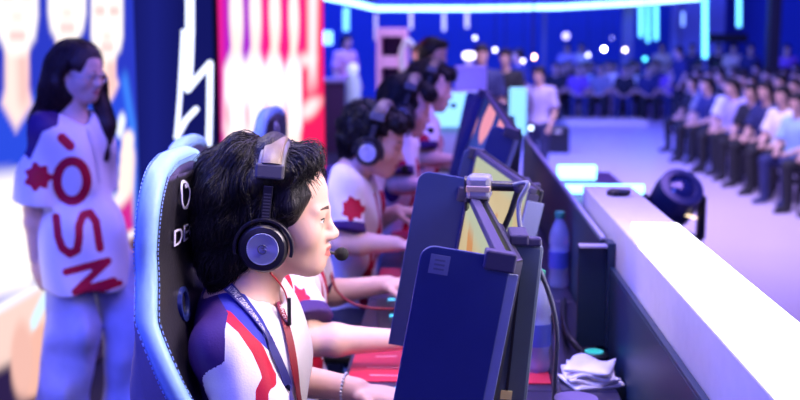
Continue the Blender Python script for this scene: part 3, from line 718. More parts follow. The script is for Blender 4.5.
# webcam on the far top corner of the first monitor, its lead looping down behind the stand
wc = mp1(W1 - .075, .0, -.010)
t = thing('webcam', 'small silver grey webcam clipped on top of the nearest monitor', 'webcam', wc)
b = wc + Vector((.004, 0, .022))
Rw = Matrix.Rotation(math.radians(-8), 3, 'Z')
part(t, 'camera_body', MB().box(b, (.046, .052, .046), Rw), mat('webcam_shell', (.34, .34, .42), .3, .4), 0, .008)
part(t, 'band', MB().box(b + Vector((0, -.0005, -.002)), (.047, .0535, .012), Rw), mat('warm_band', (.62, .48, .36), .3, .5), 0, .002)
part(t, 'lens', MB().lathe([(.016, 0), (.016, .006), (.011, .007), (.006, .004)], b + Vector((-.023, 0, .004)), (-1, 0, 0), 24), M_BLACK)
arm = part(t, 'mount_arm', MB().tube([b + Vector((.020, -.005, .002)), b + Vector((.070, -.015, .002))], .010, 14), M_BLACK, 50)
part(t, 'joint', MB().lathe([(.006, -.010), (.010, -.008), (.010, .008), (.006, .010)], b + Vector((.074, -.016, .000)), (0, 1, 0), 18), M_BEZEL)
part(t, 'mount_leg', MB().tube([b + Vector((.074, -.016, -.004)), b + Vector((.060, -.012, -.050)), b + Vector((.046, -.010, -.085))], [.007, .006, .006], 10), M_BLACK, 60)
part(t, 'monitor_clip', MB().box(wc + Vector((0, 0, -.004)), (.044, .036, .010), Rw).box(wc + Vector((-.020, 0, -.014)), (.006, .036, .020), Rw), M_BLACK, 0, .002)
pts = smooth_path([b + Vector((.066, -.02, .006)), b + Vector((.090, -.05, .012)), PY(519, 205, 2.08), PY(523, 240, 2.06), PY(536, 262, 2.08), PY(551, 300, 2.12), PY(557, 335, 2.16), PY(555, 375, 2.2), PY(553, 410, 2.22), PY(552, 424, 2.23)], 8)
part(t, 'lead', MB().tube(pts, .0048, 8), mat('slate_cable', (.12, .13, .20), .4), 180)

# ------------------------------------------------------------------ things on the desks
M_RED = mat('red_desk_mat', (.55, .02, .05), .55, noise=.1, scale=12)
for i, (y, lab) in enumerate(((2.62, 'red desk mat under the hands of the second player'), (3.50, 'red desk mat under the hands of the third player'), (4.35, 'red desk mat under the hands of the fourth player'), (5.2, 'red desk mat under the hands of the farthest player'))):
    y0, y1 = y - .20, y + .16
    t = thing('desk_mat', lab, 'desk mat', (0, y, DZ), 0, 'red desk mats')
    part(t, 'mat', MB().box((-.0, (y0 + y1) / 2, DZ + .002), (.46, y1 - y0, .004)), M_RED, 0, .001)
    if i == 0:
        m = MB(); r = random.Random(3)
        for k in range(9):
            x, yy = r.uniform(-.20, .0), r.uniform(y0 + .03, y1 - .03); m.box((x, yy, DZ + .0044), (r.uniform(.03, .09), .004, .0004), Matrix.Rotation(r.uniform(-.5, .5), 3, 'Z'))
        part(t, 'streak_print', m, mat('pale_pink_print', (.90, .45, .52), .6), 0)
M_KEYGLOW = mat('cyan_key_glow', (.05, .3, .4), emit=(.08, .62, .95), strength=1.3)
def keyboard(x, y, rz, label):
    t = thing('keyboard', label, 'keyboard', (x, y, DZ), rz, 'gaming keyboards')
    c = MB().box((0, 0, .010), (.135, .36, .020)).build('case', M_BLACK, t, 0, .004)
    for r_ in range(5):
        for k in range(13):
            lit = (r_ * 13 + k) % 7 == 3 or (r_ == 2 and k in (4, 5, 9))
            MB().box((-.050 + r_ * .025, -.16 + k * .0267, .024), (.020, .022, .010)).build('key', M_KEYGLOW if lit else M_BLACK, t, 0, .003) if r_ in (1, 2, 3) else None
    return t
kb = keyboard(-.13, 2.98, .08, 'black gaming keyboard with cyan lit keys before the second player')
for y, x, w in ((2.13, -.10, 'nearest'), (3.74, -.10, 'third'), (4.6, -.08, 'fourth'), (5.45, -.05, 'farthest')): dup(kb, (x, y, DZ), .05, f'black gaming keyboard with cyan lit keys before the {w} player')

M_WATER = mat('clear_water', (.60, .66, .98), .06, trans=.62, noise=0)
M_CAPG = mat('green_bottle_cap', (.05, .35, .22), .4)
def bottle(x, y, z, label, full=True):
    t = thing('water_bottle', label, 'bottle', (x, y, z), 0, 'water bottles on the desks')
    prof = [(.026, 0), (.030, .004), (.0315, .015), (.029, .05), (.0315, .055), (.0315, .12), (.029, .125), (.0315, .14), (.031, .165), (.024, .19), (.013, .212), (.0125, .222)]
    MB().lathe(prof, (0, 0, 0), n=28).build('bottle_body', M_WATER, t, 40)
    MB().lathe([(.0150, 0), (.0155, .003), (.0155, .018), (.0135, .020)], (0, 0, .218), n=24).build('cap', M_CAPG, t)
    MB().lathe([(.0322, .062), (.0322, .115)], (0, 0, 0), n=28).build('wrap_label', mat('blue_bottle_label', (.07, .10, .45), .35), t, 40)
    return t
b1 = bottle(.341, 3.42, DZ, 'clear water bottle with green cap standing beyond the desk divider')
dup(b1, (.205, 2.52, DZ + .004), 1.0, 'water bottle half hidden behind the nearest monitor stand')

# folded white tissues, puck with a teal ring, metal cup, cables
pz = PZ(590, 380, DZ + .006)
t = thing('tissue_stack', 'folded white tissues lying on the desk by the dark board', 'tissues', (pz.x, pz.y, DZ))
rr = random.Random(5)
for k in range(4):
    n_ = 10; m = MB(); w, l = .118 - .006 * k, .105 - .004 * k; rot = Matrix.Rotation(.35 - .22 * k, 3, 'Z'); vs = []
    g = [[Vector(((i / n_ - .5) * w, (j / n_ - .5) * l, .007 + .011 * k + .007 * math.sin(i * .7 + k) * math.sin(j * .5 + k * 2) + .006 * (j / n_) ** 2)) for j in range(n_ + 1)] for i in range(n_ + 1)]
    flat = [rot @ p for r_ in g for p in r_]; low = [p - Vector((0, 0, .007)) for p in flat]; N = n_ + 1
    f = [(i * N + j, (i + 1) * N + j, (i + 1) * N + j + 1, i * N + j + 1) for i in range(n_) for j in range(n_)]
    m._add(flat + low, f + [tuple(len(flat) + a for a in reversed(q)) for q in f] + [tuple(x) for e in ([(i * N, (i + 1) * N) for i in range(n_)] + [((i + 1) * N + n_, i * N + n_) for i in range(n_)] + [(i + 1, i) for i in range(n_)] + [(n_ * N + i, n_ * N + i + 1) for i in range(n_)]) for x in [(e[1], e[0], len(flat) + e[0], len(flat) + e[1])]])
    m.build('tissue', mat('white_tissue', (.95, .90, .92), .9), t, 180)
pz = PZ(604, 374, DZ)
t = thing('control_puck', 'black puck with a teal glowing ring behind the white tissues', 'control puck', (min(pz.x, .345), pz.y + .075, DZ))
MB().lathe([(.030, 0), (.036, .005), (.036, .026), (.028, .032), (.012, .030)], (0, 0, 0), n=32).build('case', M_BLACK, t)
MB().lathe([(.013, .031), (.013, .0335), (.022, .0335), (.022, .031)], (0, 0, 0), n=32).build('ring', mat('teal_ring', (.05, .4, .4), emit=(.05, .60, .62), strength=.6), t)
pz = PZ(576, 400, DZ + .085)
t = thing('metal_cup', 'shiny steel cup at the desk edge below the white tissues', 'cup', (pz.x, pz.y, DZ))
MB().lathe([(.030, 0), (.034, .004), (.040, .085), (.0405, .088), (.039, .088), (.0375, .08), (.032, .008), (.0, .006)], (0, 0, 0), n=40).build('cup_wall', M_SILVER, t, 40)
MB().lathe([(.0398, .0845), (.0418, .086), (.0418, .089), (.0385, .089)], (0, 0, 0), n=40).build('rim', M_SILVER, t, 40)
for lab, pts in (('bundle of black cables lying along the foot of the dark board', [(.33, 2.63, DZ + .01), (.30, 2.72, DZ + .03), (.31, 2.95, DZ + .015), (.335, 3.2, DZ + .01)]),
                 ('black cable curling beside the half hidden water bottle', [(.235, 2.3, DZ + .010), (.245, 2.62, DZ + .012), (.255, 2.85, DZ + .03), (.29, 3.05, DZ + .012), (.25, 3.25, DZ + .006)])):
    m = MB()
    m.tube(smooth_path(pts, 10), .0085, 8)
    tag(m.build('desk_cable', M_BLACK, None, 180), lab, 'cable', 'cables on the desks')
for lab, pts in (('red cable running past the second player to the desk', [PY(330, 270, 3.02), PY(338, 292, 2.98), PY(360, 306, 2.96), PY(395, 309, 2.96), PY(415, 306, 2.96), PY(430, 304, 2.98)]),):
    m = MB(); m.tube(smooth_path(pts, 10), .004, 8); tag(m.build('red_cable', mat('red_cable_rubber', (.28, .006, .015), .4), None, 180), lab, 'cable')

# ------------------------------------------------------------------ gaming chairs
M_SKY = mat('sky_blue_leatherette', (.25, .45, .74), .46, bump=.15, scale=120)
M_MAUVE = mat('mauve_grey_leatherette', (.16, .13, .22), .45, bump=.2, scale=120)
M_STITCH = mat('blue_stitching', (.25, .4, .8), .6)
M_PRINT = mat('pale_print', (.62, .60, .78), .5)
def chair():
    t = thing('gaming_chair', 'x', 'chair', (0, 0, 0), 0, 'gaming chairs of the players')
    # outline of the backrest in its own plane (half width, height), from the seat to the crown
    half = [(.175, .50), (.215, .62), (.250, .78), (.262, .92), (.258, 1.02), (.235, 1.10), (.205, 1.17), (.196, 1.23), (.178, 1.285), (.135, 1.33), (.06, 1.348)]
    right = smooth_path([(-w, z, 0) for w, z in half], 4)
    peri = right + [Vector((-p.x, p.y, 0)) for p in reversed(right)]
    def xf(y, z): # front surface: leans back, wings swept forward at the ribs
        wing = max(0, min(1, (1.10 - z) / .15)) * (.055 * min(1, abs(y) / .25) ** 2.2)
        return np.interp(z, [.45, .8, 1.0, 1.2, 1.4], [.055, -.030, -.062, -.079, -.068]) + wing
    N = len(peri); nrm = []
    for i in range(N):
        d = peri[min(i + 1, N - 1)] - peri[max(i - 1, 0)]; nrm.append(Vector((-d.y, d.x, 0)).normalized())
    sec = [(.004, -.020), (.006, -.006), (.001, .004), (-.010, .007), (-.020, .006), (-.027, .002), (-.029, -.02)]
    def loop(k): return [(xf(p.x, p.y) + k[0], p.x + n.x * k[1], p.y + n.y * k[1]) for p, n in zip(peri, nrm)]
    def sheet(mb, rows, mi=0):
        vs = [q for r in rows for q in r]; mb._add(vs, [(a * N + i, a * N + i + 1, (a + 1) * N + i + 1, (a + 1) * N + i) for a in range(len(rows) - 1) for i in range(N - 1)], mi)
    m = MB(); sheet(m, [loop(k) for k in sec]); m.build('side_bolster', M_SKY, t, 180)['label'] = 'sky blue side bolster'
    for k, nm in (((.0095, -.008), 'front'), ((-.028, .0030), 'back')):
        l = loop(k); s_ = MB()
        for i in range(0, N - 1):
            a, b = Vector(l[i]), Vector(l[i + 1]); L = (b - a).length; c = int(L / .012) + 1
            for j in range(c): s_.tube([a.lerp(b, j / c), a.lerp(b, (j + .6) / c)], .0012, 4)
        s_.build('stitching', M_STITCH, t, 0)
    # front cushion and back shell, filled between the two halves of the outline
    h = len(right)
    for nm, off, ins, mt, bulge in (('backrest_cushion', .005, .018, M_SOFT, .020), ('back_shell', -.027, .012, M_MAUVE, -.045)):
        m = MB(); K = 15; vs = []
        for i in range(h):
            w, z = -right[i].x - ins, right[i].y - (ins if i > h - 6 else 0)
            for j in range(K):
                y = -w + 2 * w * j / (K - 1); e = 1 - (2 * j / (K - 1) - 1) ** 2
                groove = -.006 * math.exp(-((abs(y) - .10) / .008) ** 2) if off > 0 else 0
                vs.append((xf(y, z) + off * (1 if off > 0 else 1 + np.interp(z, [.5, .9, 1.15, 1.35], [1.2, 1.8, .2, .0]) * e ** .35) + bulge * (1 if off > 0 else np.interp(z, [.95, 1.12], [1, .25])) * e ** .6 * min(1, (h - 1 - i) / 5) + groove, y, z))
        m._add(vs, [(i * K + j, i * K + j + 1, (i + 1) * K + j + 1, (i + 1) * K + j) for i in range(h - 1) for j in range(K - 1)])
        m._add([vs[(h - 1) * K + j] for j in range(K)], [tuple(range(K))])
        m.build(nm, mt, t, 180)
    # emblem and lettering across the head of the backrest
    def on_front(me, y0, z0):
        for v in me.vertices:
            y, z = y0 + v.co.x, z0 + v.co.y; e = max(0, 1 - (y / .18) ** 2); v.co = (xf(y, z) + .0075 + .020 * e ** .6 * min(1, (1.348 - z) / .06) + .002 + v.co.z, y, z)
    me = text_mesh('DEC', .066); bm = bmesh.new(); bm.from_mesh(me); bmesh.ops.scale(bm, vec=(.98, .62, 1), verts=bm.verts); bm.to_mesh(me); bm.free(); on_front(me, -.140, 1.203); link('lettering', me, M_PRINT, t, 0)
    m = MB(); m.lathe([(.0205, 0), (.0205, .0015), (.0255, .0015), (.0255, 0), (.0205, 0)], (0, 0, 0), (0, 0, 1), 28); m.box((.012, .014, .0008), (.020, .006, .0016)); o = m.build('emblem', M_PRINT, t, 0); on_front(o.data, -.082, 1.284)
    # headrest slots with blue lining, below the lettering
    for s_ in (-1, 1):
        zz, yy = 1.10, s_ * .115; x_ = xf(yy, zz) + .022
        MB().lathe([(.030, -.004), (.030, .004), (.022, .004), (.018, -.004)], (x_, yy, zz), (1, 0, .1), 20).build('belt_slot', mat('blue_slot_trim', (.015, .025, .16), .3), t, 60)
    # seat, arms, column, five-star base
    sm = MB().box((.22, 0, .43), (.50, .46, .10)).build('seat', M_SOFT, t, 0, .035, seg=4)
    for s_ in (-1, 1): MB().box((.20, s_ * .245, .455), (.46, .07, .10)).build('seat_bolster', M_SKY, t, 0, .03, seg=4)
    for s_ in (-1, 1):
        a = MB().box((.20, s_ * .31, .66), (.26, .075, .028)).build('armrest', M_BLACK, t, 0, .010)
        MB().box((.18, s_ * .315, .53), (.05, .03, .24)).build('armrest_post', M_BLACK, t, 0, .006)
    MB().lathe([(.03, .10), (.03, .30), (.045, .30), (.045, .375), (.10, .38)], (.15, 0, 0), n=24).build('gas_column', M_BLACK, t)
    MB().box((-.01, 0, .46), (.10, .34, .10)).build('hinge', M_BLACK, t, 0, .01)
    for k in range(5):
        a = 2 * PI * k / 5 + .3; c, s_ = math.cos(a), math.sin(a)
        l = MB().tube([(.15, 0, .105), (.15 + c * .30, s_ * .30, .075)], [.032, .020], 8).build('base_leg', M_BLACK, t)
        w = MB().lathe([(.02, -.022), (.030, -.018), (.030, .018), (.02, .022)], (.15 + c * .30, s_ * .30, .030), (-s_, c, 0), 18).build('caster', M_BLACK, l)
    return t
ch = chair()
CH = [(-.405, 1.95, 0, 1), (-.585, 2.80, 0, .962), (-.52, 3.72, -.06, .975), (-.31, 4.50, 0, .95), (-.24, 5.35, 0, .93)]
LB = ['sky blue and black gaming chair right behind the nearest player', 'gaming chair of the second player, its blue top just beyond the nearest chair', 'blue and black gaming chair whose top shows above the nearest hair', 'gaming chair of the fourth player in the row', 'gaming chair of the farthest player in the row']
ch.location = (CH[0][0], CH[0][1], 0); ch['label'] = LB[0]
for (x, y, a, k), l in zip(CH[1:], LB[1:]): dup(ch, (x, y, 0), a, l).scale.z = k
# ------------------------------------------------------------------ the players
SK = (.74, .47, .37)
M_SKIN = pattern_mat('skin', SK, SKIN_LAYERS, rough=.48, sss=.12)
WHITE_J, RED_J, NAVY_J, BLUE_J = (.80, .76, .82), (.46, .005, .035), (.048, .018, .13), (.03, .035, .36)
M_JERSEY = pattern_mat('printed_jersey', WHITE_J, [('red', RED_J), ('blue', BLUE_J), ('navy', NAVY_J), ('heart', (.40, .01, .03))], rough=.6, bump=.25, scale=300)
M_JEANS = mat('pale_blue_denim', (.40, .43, .70), .8, noise=.45, scale=9, bump=.3)
M_DARKCLOTH = mat('dark_trouser_cloth', (.025, .025, .05), .8)
M_SHOE = mat('dark_shoe', (.03, .03, .04), .5)
M_HAIR = hair_mat('black_hair', (.012, .010, .012))
M_HAIRBROWN = hair_mat('dark_brown_hair', (.034, .014, .016))

def seated(x, y, lean=0.0, neck=(0, 0, 1.10), pz=.57):
    J = dict(pel=(x, y, pz), neck=(x + neck[0] + lean, y + neck[1], neck[2]))
    for a, s in (('L', 1), ('R', -1)):
        J['hip' + a] = (x + .03, y + .095 * s, pz - .015); J['kn' + a] = (x + .43, y + .14 * s, .53); J['an' + a] = (x + .40, y + .14 * s, .10); J['to' + a] = (x + .55, y + .16 * s, .045)
    return J
def legs_wear(root, J, vox, m_tr, m_sh, r=.088, low=.14):
    lo, hi = bounds(J, Frame(J['neck'], np.eye(3)), .15); hi[2] = J['pel'][2] + .25
    s = SDF(lo, hi, vox); R = torso_axes(J); L = J['neck'] - J['pel']
    s.ell(J['pel'] + L * .05, (.122, .172, .135), R, .04)
    for a in 'LR':
        s.cap(J['hip' + a], J['kn' + a], r, .064, .04); s.cap(J['kn' + a], J['an' + a], .064, .050, .03)
    s.wob(.0025, 28, 3)
    hold(root, 'trousers', s.mesh('trousers'), m_tr)
    for a in 'LR':
        s = SDF(np.minimum(J['an' + a], J['to' + a]) - .12, np.maximum(J['an' + a], J['to' + a]) + .12, vox)
        s.cap(J['an' + a] - np.array([0, 0, .045]), J['to' + a], .046, .040, .03); s.cap(J['an' + a], J['an' + a] - np.array([0, 0, .04]), .045, .046, .02); s.plane((0, 0, .006), (0, 0, -1)) if abs(J['an' + a][2]) < .3 else None
        hold(root, 'shoe', s.mesh('shoe'), m_sh)

def hand_frame(wr, tip, palm=(0, 0, -1), thumb=(0, 1, 0), **kw): return (unit(np.asarray(tip, float) - np.asarray(wr, float)), palm, thumb, kw)

# nearest player, in profile
Hc = PY(277, 217, 1.95); F1 = Frame((Hc.x, Hc.y, Hc.z), rot_head(math.radians(3), math.radians(2)), .97)
J1 = seated(-.355, 1.95, neck=(-.022, 0, 1.105))
J1.update(shR=(-.368, 1.785, 1.040), elR=(-.26, 1.70, .835), wrR=(-.02, 1.78, .835), shL=(-.375, 2.12, 1.060), elL=(-.405, 2.20, .865), wrL=(-.185, 2.165, .845))
J1['hdR'] = hand_frame(J1['wrR'], (.08, 1.80, .82), thumb=(0, 1, 0), curl=.3); J1['hdL'] = hand_frame(J1['wrL'], (-.05, 2.145, .826), thumb=(0, -1, 0), curl=.35)
J1 = arr(J1)
p1 = thing('person', 'player in profile wearing over-ear headset, white and red jersey, nearest the camera', 'person', (-.335, 1.95, 0), 0, 'esports players at the desks')
lo, hi = bounds(J1, F1, .20); lo[2] = 0
s = SDF(lo, hi, .0045); body_shape(s, J1, F1, .96); me = s.mesh('body', True); head_marks(me, F1); hold(p1, 'body', me, M_SKIN); bme = me; del s
s = SDF(lo, hi, .0050)
jersey_shape(s, J1, .012, .92, .80, .016, boat=.078, vcut=True); s.wob(.0022, 26, 1); s.wob(.0012, 60, 2)
R1 = torso_axes(J1)
jme = s.mesh('jersey', True); del s
q = to_px(coords(jme)); V = coords(jme)
near = (V[:, 1] < 2.03)
blue = np.maximum(sd_poly(q, [(215, 290), (236, 282), (262, 318), (276, 345), (268, 350), (250, 332), (231, 312), (222, 308)]), -1)
red = sd_line(q, [(225, 312), (243, 328), (258, 350), (266, 368), (270, 382)], 6.5)
red = np.maximum(red, sd_line(q, [(262, 420), (262, 392), (270, 376)], 6.5))
navy = sd_poly(q, [(180, 300), (214, 290), (228, 313), (225, 330), (224, 362), (206, 372), (196, 386), (186, 400), (160, 400), (160, 300)])
seam = sd_line(q, [(196, 388), (206, 372), (226, 363), (246, 372), (262, 398)], 1.0)
backside = (V - J1['neck']) @ R1[:, 0] < -.02
put_attr(jme, 'blue', np.where(near, blue, -1)); put_attr(jme, 'red', np.where(near, red, sd_line(V[:, [1, 2]], [(2.10, 1.10), (2.03, .98), (2.02, .7)], .03)))
put_attr(jme, 'navy', np.where(near, np.maximum(navy, np.where(backside & (V[:, 0] < -.40), .01, -1)), np.where(backside, .01, -.01)))
hold(p1, 'jersey', jme, M_JERSEY)
legs_wear(p1, J1, .010, M_DARKCLOTH, M_SHOE)
# hair: a full head of loose black locks, to the nape
s = SDF(np.array(F1.c) - .26, np.array(F1.c) + .24, .0036)
E = lambda c, r, k=.02, sub=False: s.ell(F1.p(*c), np.array(r) * F1.k, F1.R, k, sub)
E((-.026, 0, .052), (.106, .092, .092)); E((-.082, 0, .012), (.062, .086, .092), .03); E((-.088, 0, -.060), (.044, .072, .075), .03)
E((.026, 0, .096), (.046, .072, .034), .02); E((.054, 0, .084), (.014, .048, .018), .012); E((-.02, 0, .085), (.085, .085, .066), .02)
for y in (-1, 1): E((.030, .062 * y, .056), (.030, .016, .042), .02); E((.010, .065 * y, .018), (.034, .014, .052), .02)
E((.118, 0, -.022), (.084, .150, .090), .010, True)
for y in (-1, 1): E((.045, .085 * y, -.075), (.052, .04, .050), .012, True)
hsd = s; s.wob(.0032, 60, 4)
hme = s.mesh('hair', True)
rng = np.random.default_rng(3); n_l = 7500
vv = coords(hme); seeds = vv[rng.integers(0, len(vv), n_l)]
cr = np.array(F1.p(-.035, 0, .135))
def flow1(P):
    d = P - cr; L = F1.inv(P); out = d * np.array([1, 1, 1]) / (np.linalg.norm(d, axis=1, keepdims=True) + 1e-6)
    back = np.clip((-L[:, 0] - .0) / .08, 0, 1)[:, None]
    return out * .8 + F1.R[:, 2] * (-.75) * (.4 + back) + F1.R[:, 0] * np.where(L[:, :1] > .02, .35, -.35)
Vh, Qh = strands(hsd, seeds, flow1, 9, .0105, .0065, .0011, rng, lift=.014, jit=.32)
# locks may not cover the face
Lc = F1.inv(Vh); Lr = Lc.reshape(n_l, -1, 3)
bad = ((((Lr[:, :, 0] - .118) / .079) ** 2 + ((Lr[:, :, 2] + .022) / .084) ** 2 < 1) | (Lr[:, :, 0] > .088) | ((Lr[:, :, 2] < -.03) & (Lr[:, :, 0] > -.03))).any(1)
bad |= ((np.abs(Lr[:, :, 0] + .013 - .04 * (Lr[:, :, 2] + .02)) < .027) & (Lr[:, :, 2] > .05)).any(1)
keepq = ~np.repeat(bad, (9 - 1)); keepq = np.tile(keepq, 3)
hme = join_arrays(hme, Vh, Qh[keepq]); hold(p1, 'hair', hme, M_HAIR); del hsd, s

def on_cloth(mes, pts_px, width, lift, name, mats, root, w3=None, thick=.0012, uv=None):
    """a ribbon lying on the cloth mesh under the rays of a pixel path"""
    vs, fs, rows = [], [], []
    for me in (mes if isinstance(mes, list) else [mes]):
        n_ = len(vs); vs += [tuple(v) for v in coords(me)]; fs += [tuple(n_ + i for i in p.vertices) for p in me.polygons]
    bv = BVHTree.FromPolygons(vs, fs)
    for a in smooth_path([(x, y, 0) for x, y in pts_px], 10):
        r = ray(a.x, a.y).normalized(); h = bv.ray_cast(CAM, r)
        if h[0] is not None: rows.append((h[0], h[1] if h[1].dot(r) < 0 else -h[1]))
    # smooth along the ribbon, so that it bridges the folds
    P_ = np.array([p for p, n in rows]); N_ = np.array([n for p, n in rows])
    for _ in range(6):
        P_[1:-1] = P_[1:-1] * .5 + (P_[:-2] + P_[2:]) * .25; N_[1:-1] = N_[1:-1] * .5 + (N_[:-2] + N_[2:]) * .25
    L, Rr, T, mid = [], [], [], []
    for i in range(len(P_)):
        t = Vector(P_[min(i + 1, len(P_) - 1)] - P_[max(i - 1, 0)]).normalized(); n = Vector(N_[i]).normalized(); b = t.cross(n).normalized(); n = b.cross(t).normalized()
        c = Vector(P_[i]) + n * lift; L.append(c - b * width / 2); Rr.append(c + b * width / 2); T.append(n * thick); mid.append((c + n * (thick + .0002), t, b, n))
    m = MB(); m.strip(L, Rr, T); o = m.build(name, mats, root, 60); o.location = -root.location
    return o, mid
def letter_ribbon(mid, txt, size, start, ribbon, mats, sx=1.0, flip=1):
    me = text_mesh(txt, size, .0001)
    S_ = np.concatenate([[0], np.cumsum([(mid[i + 1][0] - mid[i][0]).length for i in range(len(mid) - 1)])])
    for v in me.vertices:
        u = start + v.co.x * sx; i = int(np.clip(np.searchsorted(S_, u) - 1, 0, len(mid) - 2)); f = (u - S_[i]) / (S_[i + 1] - S_[i])
        c = mid[i][0].lerp(mid[i + 1][0], f); b, n, t = mid[i][2], mid[i][3], mid[i][1]
        v.co = c + b * (-flip) * (v.co.y - size * .36) + n * (.0008 + v.co.z)
    o = link('lettering', me, mats, ribbon, 0); return o
M_LBLUE = mat('blue_lanyard_ribbon', (.03, .028, .22), .5); M_LRED = mat('dark_red_lanyard_ribbon', (.26, .008, .03), .5); M_LTEXT = mat('white_lanyard_print', (.9, .88, .92), .6)
rb, mid = on_cloth([jme, bme], [(229, 288), (240, 302), (252, 318), (264, 336), (274, 355), (283, 376), (290, 398), (294, 420)], .0185, .004, 'lanyard', M_LBLUE, p1)
rb['label'] = 'blue lanyard ribbon with white lettering'
letter_ribbon(mid, 'NATIONAL STUDENT OPEN CUP', .0165, .006, rb, M_LTEXT, .60)
rb, mid = on_cloth([jme, bme], [(278, 306), (282, 318), (287, 336), (291, 356), (294, 378), (297, 400), (300, 420)], .017, .004, 'lanyard', M_LRED, p1)
rb['label'] = 'dark red lanyard ribbon'
letter_ribbon(mid, 'OPEN CUP', .010, .03, rb, M_LTEXT, .86)
# bracelet of pale beads on the left wrist
c0 = J1['wrL'] * .88 + J1['elL'] * .12; ax = unit(J1['wrL'] - J1['elL']); u_ = unit(np.cross(ax, (0, 0, 1))); w_ = np.cross(ax, u_)
m = MB()
for k in range(24):
    a = 2 * PI * k / 24; m.lathe([(.001, -.0034), (.0026, -.002), (.0034, 0), (.0026, .002), (.001, .0034)], c0 + (u_ * math.cos(a) + w_ * math.sin(a)) * .0285, (0, 0, 1), 8)
part(p1, 'bracelet', m, mat('pale_beads', (.6, .6, .66), .25), 180)

